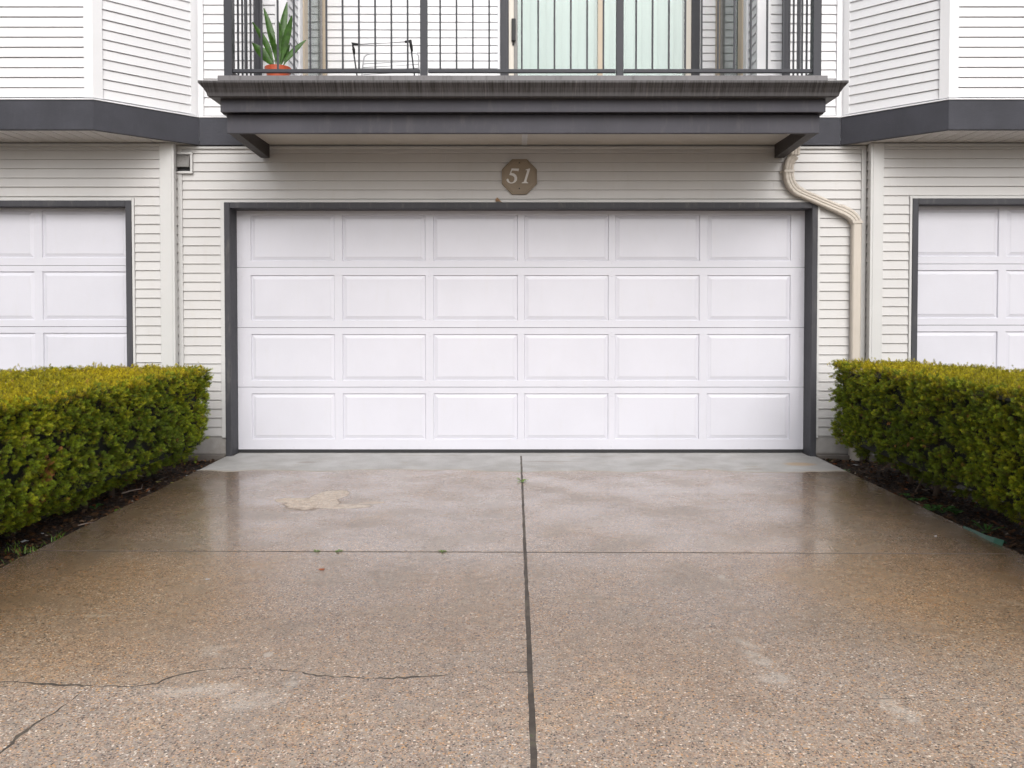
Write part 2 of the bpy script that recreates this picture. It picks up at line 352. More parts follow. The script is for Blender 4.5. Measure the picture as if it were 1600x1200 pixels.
def glass_mat(name, tint):
    m = NM(name); m.t.nodes.remove(m.b)
    fr = m.n('ShaderNodeFresnel'); fr.inputs['IOR'].default_value = 1.6
    tr = m.n('ShaderNodeBsdfTransparent'); tr.inputs[0].default_value = (*tint, 1)
    gl = m.n('ShaderNodeBsdfGlossy'); gl.inputs['Roughness'].default_value = .015; gl.inputs['Color'].default_value = (.95, .97, .97, 1)
    mx = m.n('ShaderNodeMixShader'); m.l(m.math('MULTIPLY', fr.outputs[0], .9, True), mx.inputs[0]); m.l(tr.outputs[0], mx.inputs[1]); m.l(gl.outputs[0], mx.inputs[2]); m.l(mx.outputs[0], m.out.inputs[0])
    return m.m
M['glass'] = glass_mat('window_glass', (.90, .945, .93))
M['blind'] = painted('vertical_blind', (.56, .60, .59), .6, (3, 3, 3), 10, .05, .001, .04, .09)
M['reflect_white'] = painted('white_siding_reflection', (.85, .85, .85), .6, (3, 3, 3), 10, .05, .001, .04, .02)  # white stands in for siding reflected in the side windows
M['room'] = NM('dim_room').set((.10, .10, .10), .8)
def leaf_mat(name, trans=.25, rough=.42):
    m = NM(name); at = m.n('ShaderNodeAttribute'); at.attribute_name = 'tint'
    m.set(at.outputs['Color'], rough, spec=.3)
    tl = m.n('ShaderNodeBsdfTranslucent'); m.l(at.outputs['Color'], tl.inputs[0])
    mx = m.n('ShaderNodeMixShader'); mx.inputs[0].default_value = trans
    m.l(m.b.outputs[0], mx.inputs[1]); m.l(tl.outputs[0], mx.inputs[2]); m.l(mx.outputs[0], m.out.inputs[0]); return m.m
M['needle'] = leaf_mat('yew_needles', .25, .5); M['litter'] = leaf_mat('leaf_litter', 0, .6)
def green_mat(name, col, rough=.4):
    m = NM(name); c = m.mix(m.mr(m.noise(m.pos(), 30, 3), .3, .7), tuple(x*.65 for x in col), tuple(x*1.25 for x in col)); m.set(c, rough)
    tl = m.n('ShaderNodeBsdfTranslucent'); m.l(c, tl.inputs[0]); mx = m.n('ShaderNodeMixShader'); mx.inputs[0].default_value = .2
    m.l(m.b.outputs[0], mx.inputs[1]); m.l(tl.outputs[0], mx.inputs[2]); m.l(mx.outputs[0], m.out.inputs[0]); return m.m
M['leaf'] = green_mat('plant_leaf', (.05, .13, .016)); M['weed'] = green_mat('weed_leaf', (.07, .17, .035)); M['weed_bright'] = green_mat('weed_leaf_bright', (.14, .24, .03))
M['red_leaf'] = green_mat('red_dead_leaf', (.34, .10, .035)); M['tan_leaf'] = green_mat('tan_dead_leaf', (.38, .24, .14)); M['yellow_leaf'] = green_mat('yellow_leaf', (.5, .45, .15))

for k in ('grey', 'grey_band', 'grey_beam', 'gutter', 'edge', 'rail'):
    M[k].node_tree.nodes['Principled BSDF'].inputs['Specular IOR Level'].default_value = .28
# ------------------------------------------------------------------ siding
EXP = .0762
_bc = {}
def board_mesh(L, h, mat, lip=.013):
    k = (round(L, 3), round(h, 4), mat.name)
    if k not in _bc:
        t = min(1, h/EXP); bt = .0043
        prof = [(-.004, bt), (lip, bt), (lip+.0006, bt+.004), (lip-.001, bt+.009), (.0025+lip*(1-t)*.8, h+.0), (-.004, h)]
        bm = B(); a = []; b = []
        for y, z in prof: a.append(bm.verts.new((0, -y, z))); b.append(bm.verts.new((L, -y, z)))
        n = len(prof)
        for i in range(n): bm.faces.new((a[i], a[(i+1) % n], b[(i+1) % n], b[i]))
        bm.faces.new(a[::-1]); bm.faces.new(b)
        _bc[k] = mesh_of('siding_board', bm, mat)
    return _bc[k]
def siding(parent, p0, p1, z0, z1, mat, phase=0., seams=()):
    """lap boards between two ground points (seen face on the right of travel p0 -> p1)"""
    d = Vector((p1[0]-p0[0], p1[1]-p0[1])); L = d.length; rz = math.atan2(d.y, d.x); d /= L
    k = math.ceil((z0-phase)/EXP - 1e-6); z = z0
    rows = []
    if phase+k*EXP - z0 > .012: rows.append((z0-.005, phase+k*EXP-z0+.005))
    z = phase+k*EXP
    while z < z1-.012: rows.append((z, min(EXP, z1-z))); z += EXP
    for i, (zz, h) in enumerate(rows):
        cuts = [0, L]
        for row, at in seams:
            if row == i and 0 < at < L: cuts = [0, at, L]
        for a, b in zip(cuts, cuts[1:]):
            q = Vector(p0)+d*(a+(.0008 if a else 0))
            o = inst('siding_board', board_mesh(b-a-(.0016 if a else 0), h, mat), (q.x, q.y, zz), parent, rz)
            if a: o.location.y -= .0012
            o.rotation_euler.y = random.uniform(-1, 1)*min(.0007, .0012/max(.3, b-a)); o.location.z += random.uniform(-.0008, .0008)

# ==================================================================  THE SETTING: ground
LX, RX, CJ = -2.43, 2.525, .05                       # driveway edges and centre joint
ground = obj('ground', prism(B(), [(-60, -60), (60, -60), (60, 40), (-60, 40)], -.30, -.12), M['asphalt'], kind='structure')
def rough_sheet(name, x0, x1, y0, y1, z, step=.035, amp=.02):
    bm = B(); nx = int((x1-x0)/step)+1; ny = int((y1-y0)/step)+1; g = []
    for j in range(ny):
        row = []
        for i in range(nx):
            x = x0+(x1-x0)*i/(nx-1); y = y0+(y1-y0)*j/(ny-1)
            h = noise.noise(Vector((x*2.2, y*2.2, 1)))*amp+noise.noise(Vector((x*11, y*11, 5)))*amp*.6+noise.noise(Vector((x*28, y*28, 9)))*amp*.35
            e = min(1, max(0, min(x-x0, x1-x)/.15)); row.append(bm.verts.new((x, y, z+h*(.3+.7*e))))
        g.append(row)
    for j in range(ny-1):
        for i in range(nx-1): bm.faces.new((g[j][i], g[j][i+1], g[j+1][i+1], g[j+1][i]))
    return obj(name, bm, M['soil'], smooth=True, kind='structure')
def soil_h(x, y, z=-.035, amp=.02):
    return z+noise.noise(Vector((x*2.2, y*2.2, 1)))*amp+noise.noise(Vector((x*11, y*11, 5)))*amp*.6
rough_sheet('soil_bed', -3.80, LX-.004, -6.6, -.005, -.035); rough_sheet('soil_bed', RX+.004, 3.88, -6.6, -.005, -.035)

# driveway slabs (cracks and joints are real gaps over a dark bed)
drv = bpy.data.objects.new('driveway', None); COL.objects.link(drv); drv['kind'] = 'structure'
obj('joint_filler', prism(B(), [(LX+.01, -8.9), (RX-.01, -8.9), (RX-.01, .28), (LX+.01, .28)], -.11, -.0008), M['filler'], drv)
def jit(pts, amp=.004, step=.03):
    out = []
    for a, b in zip(pts, pts[1:]):
        a = Vector(a); b = Vector(b); n = max(1, int((b-a).length/step))
        for i in range(n): out.append(a.lerp(b, i/n)+Vector((random.uniform(-amp, amp), random.uniform(-amp, amp))))
    out.append(Vector(pts[-1])); out[0] = Vector(pts[0]); return out
def off(pts, w, seed):
    o = []
    for i, p in enumerate(pts):
        t = (pts[min(i+1, len(pts)-1)]-pts[max(i-1, 0)]); n = Vector((-t.y, t.x)).normalized()
        sg = 1 if w > 0 else -1; ww = sg*max(.0009, abs(w)*(.65+1.5*noise.noise(Vector((p.x*4, p.y*4, seed)))+1.5*noise.noise(Vector((p.x*30, p.y*30, seed)))))
        o.append(p+n*ww/2)
    return o
def slab(name, pts): return obj(name, prism(B(), [(p[0], p[1]) for p in pts], -.10, 0.0), M['concrete'], drv, bevel=.0011)
jy_l, jy_r = -2.812, -2.868
def jy(x): return jy_l+(jy_r-jy_l)*(x-LX)/(RX-LX)
gw = .017; YF = -8.9
def edge_line(x0, y0, x1, y1, amp=.0018, step=.06): return [(p.x, p.y) for p in jit([(x0, y0), (x1, y1)], amp, step)]
# far pair (in front of the door)
slab('concrete_slab', edge_line(LX, 0, LX, jy(LX)+gw/2)[:-1]+edge_line(LX, jy(LX)+gw/2, CJ-.0085, jy(CJ)+gw/2)[:-1]+edge_line(CJ-.0085, jy(CJ)+gw/2, CJ-.007, 0))
slab('concrete_slab', edge_line(CJ+.006, 0, CJ+.0078, jy(CJ)+gw/2)[:-1]+edge_line(CJ+.0078, jy(CJ)+gw/2, RX, jy(RX)+gw/2)[:-1]+edge_line(RX, jy(RX)+gw/2, RX, 0))
# near left, split by the wandering crack and its branch
ck = [Vector(G(*p)) for p in ((-30, 1069), (50, 1073), (132, 1077), (200, 1078), (240, 1073), (270, 1060), (310, 1052), (350, 1049), (400, 1051), (450, 1053), (500, 1061), (560, 1064), (600, 1067), (640, 1063), (700, 1059), (760, 1056))]
ck = [Vector((LX, -4.22))]+[Vector((x, ck[0].y+.01*k)) for k, x in enumerate((-2.2, -2.0))]+ck+[Vector((CJ-.0098, G(815, 1056)[1]))]
ck = jit(ck, .0060, .020)
up = off(ck, .011, 3); dn = off([p for p in ck], -.011, 8)
up[0] = ck[0].copy(); dn[0] = ck[0]-Vector((0, .002)); up[0].x = dn[0].x = LX; up[-1].x = dn[-1].x = CJ-.0098
slab('concrete_slab', edge_line(LX, jy(LX)-gw/2, LX, up[0].y)[:-1]+[(p.x, p.y) for p in up]+edge_line(CJ-.0098, up[-1].y, CJ-.0085, jy(CJ)-gw/2)[1:-1]+edge_line(CJ-.0085, jy(CJ)-gw/2, LX, jy(LX)-gw/2)[:-1])
bi = min(range(len(ck)), key=lambda i: (ck[i]-Vector(G(137, 1077))).length)
br = [dn[bi].copy()]+[Vector(G(*p)) for p in ((120, 1086), (112, 1095), (100, 1103), (88, 1112), (70, 1122), (52, 1133), (30, 1150), (-10, 1185), (-60, 1235))]+[Vector((-2.0, -5.6)), Vector((LX, -5.9))]
br = jit(br, .006, .02); bl = off(br, -.010, 4); brr = off(br, .010, 6)
bl, brr = brr, bl
# orientation check: keep bl on the left side
if bl[len(bl)//3].x > brr[len(brr)//3].x and bl[len(bl)//3].y < brr[len(brr)//3].y: bl, brr = brr, bl
bl[0] = dn[bi]+Vector((-.003, -.001)); brr[0] = dn[bi]+Vector((.003, -.001)); bl[-1] = Vector((LX, -5.89)); brr[-1] = Vector((LX, -5.91))
slab('concrete_slab', [(p.x, p.y) for p in dn[:bi]]+[(p.x, p.y) for p in bl])
slab('concrete_slab', [(p.x, p.y) for p in brr[::-1]]+[(p.x, p.y) for p in dn[bi+1:]]+edge_line(CJ-.0098, dn[-1].y, CJ-.011, YF)[1:]+[(LX, YF)])
# near right, with a hairline
hk = [Vector((CJ+.0088, G(830, 1101)[1]))]+[Vector(G(*p)) for p in ((870, 1100), (940, 1098), (1040, 1099), (1130, 1097), (1220, 1098), (1300, 1101), (1355, 1098), (1415, 1097), (1500, 1103), (1600, 1106), (1750, 1103))]+[Vector((RX, -4.36))]
hk = jit(hk, .004, .02); hu = off(hk, .0035, 13); hd = off(hk, -.0035, 17)
hu[0].x = hd[0].x = CJ+.0088; hu[-1] = hk[-1].copy(); hd[-1] = hk[-1]-Vector((0, .001))
slab('concrete_slab', [(CJ+.0078, jy(CJ)-gw/2)]+edge_line(CJ+.0078, jy(CJ)-gw/2, CJ+.0088, hu[0].y)[1:-1]+[(p.x, p.y) for p in hu]+edge_line(RX, hu[-1].y, RX, jy(RX)-gw/2)[1:-1]+edge_line(RX, jy(RX)-gw/2, CJ+.0078, jy(CJ)-gw/2)[:-1])
slab('concrete_slab', [(p.x, p.y) for p in hd]+[(RX, YF)]+edge_line(CJ+.0098, YF, CJ+.0088, hd[0].y)[:-1])
# garage floor lip under the door
obj('garage_floor_lip', box(B(), LX+.05, RX-.05, .004, .28, -.10, .0), M['concrete'], drv, bevel=.003)
for k, (x0, x1) in enumerate(((-8.6, -3.82), (3.90, 8.7))):
    n = bpy.data.objects.new('driveway', None); COL.objects.link(n); n['kind'] = 'structure'
    for a, b in ((-8.9, -2.83), (-2.82, -.02)):
        for c, d in ((x0, (x0+x1)/2-.006), ((x0+x1)/2+.006, x1)):
            o = obj('concrete_slab', box(B(), c, d, a, b, -.10, 0), M['concrete'], n)

# ==================================================================  THE HOUSES
HG = 'white sided townhouses joined in one row'
house = thing('townhouse', (.05, .2, 0), 'middle white sided townhouse behind the full double garage door with the number plaque', 'house', HG)
hl = thing('townhouse', (-5.7, .2, 0), 'white sided townhouse on the left with a projecting bay over its garage door', 'house', HG)
hr = thing('townhouse', (5.8, .2, 0), 'white sided townhouse on the right with a projecting bay over its garage door', 'house', HG)
ZS = 2.605                                           # soffit height
FO = (-2.434, 2.530, 2.129)                          # outer edge of our door frame: left, right, top
WLx, WRx = -2.829, 2.946                             # our bay of wall between the neighbours' corner posts
ZB = .166

# --- middle house, garage storey
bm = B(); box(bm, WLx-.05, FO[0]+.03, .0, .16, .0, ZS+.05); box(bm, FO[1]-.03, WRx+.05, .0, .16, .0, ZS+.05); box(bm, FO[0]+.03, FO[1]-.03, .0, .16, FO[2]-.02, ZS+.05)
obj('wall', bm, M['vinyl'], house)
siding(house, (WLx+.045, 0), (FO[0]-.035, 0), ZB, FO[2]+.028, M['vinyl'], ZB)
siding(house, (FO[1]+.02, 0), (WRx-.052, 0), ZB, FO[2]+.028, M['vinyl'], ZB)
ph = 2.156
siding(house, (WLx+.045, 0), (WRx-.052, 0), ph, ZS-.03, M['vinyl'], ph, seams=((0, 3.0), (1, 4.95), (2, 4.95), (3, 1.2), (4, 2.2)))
for x0, x1 in ((WLx, FO[0]-.004), (FO[1]+.004, WRx)):
    obj('foundation', box(B(), x0, x1, -.001, .158, -.11, ZB-.004), M['foundation'], house, bevel=.004)
    obj('footing', box(B(), x0, x1, -.055, -.002, -.11, .012), M['foundation'], house, bevel=.006)
# J channels round the opening and at the corners
def strip(name, x0, x1, y0, y1, z0, z1, mat, parent, bev=.0015): return obj(name, box(B(), x0, x1, y0, y1, z0, z1), mat, parent, bevel=bev)
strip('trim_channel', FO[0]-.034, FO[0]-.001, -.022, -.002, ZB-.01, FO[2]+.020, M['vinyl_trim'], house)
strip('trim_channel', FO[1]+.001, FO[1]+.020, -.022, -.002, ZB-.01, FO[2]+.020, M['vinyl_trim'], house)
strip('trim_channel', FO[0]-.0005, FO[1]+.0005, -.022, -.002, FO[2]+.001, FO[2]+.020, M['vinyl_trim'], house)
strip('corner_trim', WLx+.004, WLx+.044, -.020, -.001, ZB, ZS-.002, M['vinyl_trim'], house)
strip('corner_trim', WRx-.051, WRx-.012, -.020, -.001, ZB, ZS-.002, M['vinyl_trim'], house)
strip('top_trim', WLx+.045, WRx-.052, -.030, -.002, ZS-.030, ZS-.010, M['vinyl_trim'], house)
# wall above, either side of the balcony recess (its face is at Y = -.03)
UY = -.03; ZT = 4.75; RL, RR, RB = -1.90, 2.02, 1.30
for x0, x1, x2, x3 in ((-2.64, RL, RL-.12, RL), (RR, 2.72, RR, RR+.12)):
    obj('upper_wall', prism(B(), [(x0, UY), (x1, UY), (x1, RB), (x2, RB), (x2, .16), (x0, .16)] if x0 < 0 else [(x0, UY), (x1, UY), (x1, .16), (x3, .16), (x3, RB), (x2, RB)], 2.70, 7.2), M['vinyl_up'], house)
bm = B(); box(bm, RL-.12, -.20, RB, RB+.14, 2.70, 7.2); box(bm, 1.87, RR+.12, RB, RB+.14, 2.70, 7.2); box(bm, -.20, 1.87, RB, RB+.14, 5.02, 7.2)
obj('back_wall', bm, M['vinyl_up'], house)
ph = 2.842
siding(house, (-2.585, UY), (RL-.09, UY), ph, ZT, M['vinyl_up'], ph)
siding(house, (RR+.10, UY), (2.665, UY), ph, ZT, M['vinyl_up'], ph)
siding(house, (RL+.02, RB), (-.175, RB), 2.92, ZT, M['vinyl_up'], 2.935)
siding(house, (1.845, RB), (RR-.03, RB), 2.92, ZT, M['vinyl_up'], 2.935)
siding(house, (RL, UY+.02), (RL, .30), 2.92, ZT, M['vinyl_up'], 2.935)          # left return, faces the deck
siding(house, (RR, .22), (RR, UY+.02), 2.92, ZT, M['vinyl_up'], 2.935)
for x0, x1 in ((RL-.09, RL+.015), (RR-.015, RR+.10)):
    strip('corner_trim', x0, x1, UY-.022, UY+.018, 2.86, ZT, M['vinyl_trim_up'], house, .003)
for x0, x1 in ((-2.622, -2.587), (2.667, 2.702)):
    strip('corner_trim', x0, x1, UY-.022, UY-.001, 2.842, ZT, M['vinyl_trim_up'], house)
strip('trim_channel', RL+.002, RL+.022, RB-.02, RB-.001, 2.90, ZT, M['vinyl_trim_up'], house)
strip('trim_channel', -.174, -.148, RB-.02, RB-.001, 2.90, ZT, M['vinyl_trim_up'], house)
strip('trim_channel', 1.820, 1.844, RB-.02, RB-.001, 2.90, ZT, M['vinyl_trim_up'], house)
# sliding patio door: in the back wall
pdr = bpy.data.objects.new('patio_door', None); pdr.location = (.83, RB, 2.9); link(pdr, house)
PX0, PX1 = -.147, 1.819
bm = B(); box(bm, PX0, PX0+.082, RB-.045, RB-.002, 2.86, 5.0); box(bm, PX1-.082, PX1, RB-.045, RB-.002, 2.86, 5.0); box(bm, PX0+.083, PX1-.083, RB-.045, RB-.002, 4.92, 5.0)
obj('door_casing', bm, M['grey'], pdr, bevel=.003)
a0, a1 = PX0+.083, PX1-.083
bm = B(); box(bm, a0, a0+.05, RB-.03, RB+.06, 2.86, 4.918); box(bm, a1-.05, a1, RB-.03, RB+.06, 2.86, 4.918); box(bm, a0+.051, a1-.051, RB-.03, RB+.06, 4.86, 4.918); box(bm, a0+.051, a1-.051, RB-.03, RB+.06, 2.86, 2.92)
obj('door_frame', bm, M['cream'], pdr, bevel=.002)
mx = WX(936.5, 8.3)
obj('meeting_stile', box(B(), mx-.024, mx+.024, RB-.02, RB+.02, 2.921, 4.859), M['tan'], pdr, bevel=.002)
obj('sash_stile', box(B(), a0+.051, a0+.088, RB-.012, RB+.02, 2.921, 4.859), M['vent'], pdr, bevel=.002)
obj('glass_pane', box(B(), a0+.088, mx-.025, RB+.004, RB+.009, 2.921, 4.859), M['glass'], pdr)
obj('glass_pane', box(B(), mx+.025, a1-.051, RB+.012, RB+.017, 2.921, 4.859), M['glass'], pdr)
bm = B(); box(bm, a0+.028, a0+.068, RB-.060, RB-.031, 3.88, 4.10); box(bm, a0+.036, a0+.050, RB-.045, RB-.031, 3.84, 3.879)
obj('door_handle', bm, M['black'], pdr, bevel=.006)
sl = B(); prism(sl, [(-.044, 0), (-.02, .006), (0, .008), (.02, .006), (.044, 0), (.044, .0012), (.02, .0072), (0, .0092), (-.02, .0072), (-.044, .0012)], 0, 1.9)
slm = mesh_of('blind_slat', sl, M['blind']); x = a0+.10
while x < a1-.05:
    inst('blind_slat', slm, (x, RB+.075, 2.93), pdr, R(random.uniform(6, 13))); x += .0795
# inside of the room behind the glass
bm = B(); box(bm, a0-.05, a1+.05, RB+.65, RB+.7, 2.8, 5.02); box(bm, a0-.1, a0-.05, RB+.141, RB+.7, 2.8, 5.02); box(bm, a1+.05, a1+.1, RB+.141, RB+.7, 2.8, 5.02)
obj('room_wall', bm, M['room'], house)
# tall side windows in the returns of the recess
def side_window(xf, s, y0, y1):
    wd = bpy.data.objects.new('side_window', None); wd.location = (xf, (y0+y1)/2, 2.9); link(wd, house)
    def fb(ya, yb, za, zb, dep, mat, nm):
        xx = sorted((xf+s*.001, xf+s*dep)); return obj(nm, box(B(), xx[0], xx[1], ya, yb, za, zb), mat, wd, bevel=.002)
    fb(y0, y0+.10, 2.87, 4.7, .028, M['vinyl_trim_up'], 'window_trim'); fb(y0+.101, y0+.23, 2.87, 4.7, .04, M['tan'], 'window_frame')
    fb(y1-.09, y1-.003, 2.87, 4.7, .045, M['tan'], 'window_frame'); fb(y1-.20, y1-.14, 2.87, 4.7, .03, M['vent'], 'window_sash')
    fb(y0+.231, y1-.201, 2.87, 2.93, .03, M['cream'], 'window_sill')
    xx = sorted((xf+s*.012, xf+s*.016)); obj('glass_pane', box(B(), xx[0], xx[1], y0+.231, y1-.201, 2.931, 4.7), M['glass'], wd)
    xx = sorted((xf+s*.003, xf+s*.005)); obj('window_backing', box(B(), xx[0], xx[1], y0+.231, y1-.091, 2.94, 4.7), M['reflect_white'], wd)  # pale sheet behind the glass, painting in the siding's reflection
side_window(RL, 1, .30, RB-.022); side_window(RR, -1, .23, RB-.022)

# --- neighbour houses: garage storey
def neighbour(h, s, post, fo, ftop, phz):
    """s = -1 left, +1 right; post = (near our wall, far) X of the corner post; fo = X of frame's outer edge"""
    xo, xi = post[1], post[0]; Y = -.10; XE = s*8.7; far = fo+s*5.08
    def bx(bm, a, b, *r): box(bm, min(a, b), max(a, b), *r)
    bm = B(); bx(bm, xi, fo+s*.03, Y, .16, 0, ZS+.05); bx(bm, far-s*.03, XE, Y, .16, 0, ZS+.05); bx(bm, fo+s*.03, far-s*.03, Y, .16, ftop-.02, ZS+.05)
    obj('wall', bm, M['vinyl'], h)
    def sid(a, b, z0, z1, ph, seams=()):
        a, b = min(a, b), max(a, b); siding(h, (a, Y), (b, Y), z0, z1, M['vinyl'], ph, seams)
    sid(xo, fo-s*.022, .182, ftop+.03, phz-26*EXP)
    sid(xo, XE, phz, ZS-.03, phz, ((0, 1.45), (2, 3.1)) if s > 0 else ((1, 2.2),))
    sid(far+s*.02, XE, .182, phz, phz-26*EXP)
    bm = B(); bx(bm, xi, xo, Y-.022, Y-.0005, .10, ZS-.002); bx(bm, xi-s*.020, xi-s*.0005, Y-.022, Y+.030, .10, ZS-.002)
    obj('corner_post', bm, M['vinyl_trim'], h, bevel=.003)
    # short return beside our wall
    if s < 0: siding(h, (xi, Y+.031), (xi, -.003), .182, ZS-.01, M['vinyl'], .182)
    else: siding(h, (xi, -.003), (xi, Y+.031), .182, ZS-.01, M['vinyl'], .182)
    for a, b in ((fo-s*.020, fo-s*.001),): 
        bm = B(); bx(bm, a, b, Y-.022, Y-.001, .15, ftop+.022); obj('trim_channel', bm, M['vinyl_trim'], h, bevel=.0015)
    bm = B(); bx(bm, fo, far, Y-.022, Y-.001, ftop+.001, ftop+.022); obj('trim_channel', bm, M['vinyl_trim'], h, bevel=.0015)
    bm = B(); bx(bm, xo, XE, Y-.030, Y-.001, ZS-.030, ZS-.008); obj('top_trim', bm, M['vinyl_trim'], h, bevel=.0015)
    for a, b in ((xi, fo-s*.002), (far+s*.002, XE)):
        bm = B(); bx(bm, a, b, Y-.0005, .159, -.11, .178); obj('foundation', bm, M['foundation'], h)
neighbour(hl, -1, (-2.831, -2.930), -3.163, 2.131, 2.163)
neighbour(hr, 1, (2.948, 3.036), 3.275, 2.148, 2.170)

# --- bays: band board, siding, corner trims, soffit
def bay(h, s, xb, xf, owner):
    P = [(xb, -.05), (xf, -.63), (s*8.7, -.63)]                 # outer face line of the band board
    Z0, Z1 = 2.602, 2.827
    segs = [(P[0], P[1]), (P[1], P[2])]
    if s < 0: segs = [(b, a) for a, b in segs]                 # keep the seen side on the right of travel
    # upper bay volume
    bm = B(); o_ = .045
    pts = [(xb, .16), (xb, -.05+.03), (xf+s*.018, -.63+o_), (s*8.7, -.63+o_), (s*8.7, .16)]
    prism(bm, pts if s > 0 else pts, 2.70, 7.2); obj('bay_wall', bm, M['vinyl_up'], h)
    m45 = math.tan(R(22.5))
    for k, (a, b) in enumerate(segs):
        prof = [(-.045, Z0), (0, Z0), (0, Z1), (-.045, Z1)]
        # mitre both boards at the bend
        mm = -m45
        m0 = m1 = 0
        if s > 0: m0, m1 = ((0, m45) if k == 0 else (m45, 0))
        else: m0, m1 = ((m45, 0) if k == 0 else (0, m45))
        obj('band_board', extr(B(), prof, a, b, m0, m1), M['grey_band'], h, bevel=.002)
        prof = [(-.045, Z1+.0005), (.008, Z1+.0005), (.008, Z1+.006), (-.02, Z1+.018), (-.045, Z1+.018)]
        obj('drip_flashing', extr(B(), prof, a, b, m0, m1), M['vinyl_trim_up'], h)
        # boards sit 25 mm behind the band's face
        d = (Vector(b)-Vector(a)).normalized(); n = Vector((d.y, -d.x)); ins = .026
        aa = Vector(a)-n*ins; bb = Vector(b)-n*ins
        w = .062
        if k == 0:      # the slanted face: from wall corner to bend
            if s > 0: aa = aa+d*.050; bb = bb-d*(w-.012)
            else: bb = bb-d*.050; aa = aa+d*(w-.012)
        else:
            if s > 0: aa = aa+d*(w-.012)
            else: bb = bb-d*(w-.012)
        siding(h, aa, bb, Z1+.019, ZT, M['vinyl_up'], Z1+.019)
    # outside corner post at the bend: two leaves
    for k, (a, b) in enumerate(segs):
        a_, b_ = (Vector(a), Vector(b)); d = (b_-a_).normalized()
        at_end = (s > 0 and k == 0) or (s < 0 and k == 1)
        if at_end: q0, q1, m0, m1 = b_-d*.072, b_, 0, m45
        else: q0, q1, m0, m1 = a_, a_+d*.072, m45, 0
        prof = [(-.030, Z1+.019), (-.006, Z1+.019), (-.006, ZT), (-.030, ZT)]
        obj('corner_post', extr(B(), prof, q0, q1, m0, m1), M['vinyl_trim_up'], h)
    # inside corner strip where the slant meets the middle wall
    a, b = segs[0]; d = (Vector(b)-Vector(a)).normalized()
    if s > 0: q0, q1 = Vector(a)+d*.014, Vector(a)+d*.060
    else: q0, q1 = Vector(b)-d*.060, Vector(b)-d*.014
    obj('corner_trim', extr(B(), [(-.030, Z1+.019), (-.012, Z1+.019), (-.012, ZT), (-.030, ZT)], q0, q1), M['vinyl_trim_up'], h)
    # soffit boards running back to the wall
    x = xb+s*.03; wd = .104
    def front(xx):
        u = s*(xx-xb)
        if u < 0: return -.05
        return -.05-(.58)*min(1, u/abs(xf-xb))
    while abs(x) < 8.6:
        x2 = x+s*(wd-.007)
        back = -.104 if s*(x-(hl_x if s < 0 else hr_x)) > 0 else -.004
        f0, f1 = front(x)+.046, front(x2)+.046
        if min(f0, f1) < back-.012:
            pts = [(x, max(min(f0, back-.001), -1)), (x2, min(f1, back-.001)), (x2, back), (x, back)]
            if s < 0: pts = pts[::-1]
            obj('soffit_board', prism(B(), pts, ZS+.002, ZS+.008), M['soffit'], h)
        x += s*wd
    # lining above the gaps
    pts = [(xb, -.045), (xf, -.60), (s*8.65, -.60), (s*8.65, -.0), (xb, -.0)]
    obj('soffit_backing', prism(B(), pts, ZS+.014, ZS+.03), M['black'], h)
hl_x, hr_x = -2.831, 2.948
bay(hl, -1, -2.625, -3.21, 'left'); bay(hr, 1, 2.705, 3.30, 'right')
# band across the middle wall (mostly behind the balcony)
for x0, x1 in ((-2.6245, -2.145), (2.275, 2.7045)):
    strip('band_board', x0, x1, -.05, -.003, 2.602, 2.827, M['grey_band'], house)
    strip('drip_flashing', x0, x1, -.056, -.031, 2.8275, 2.840, M['vinyl_trim_up'], house)

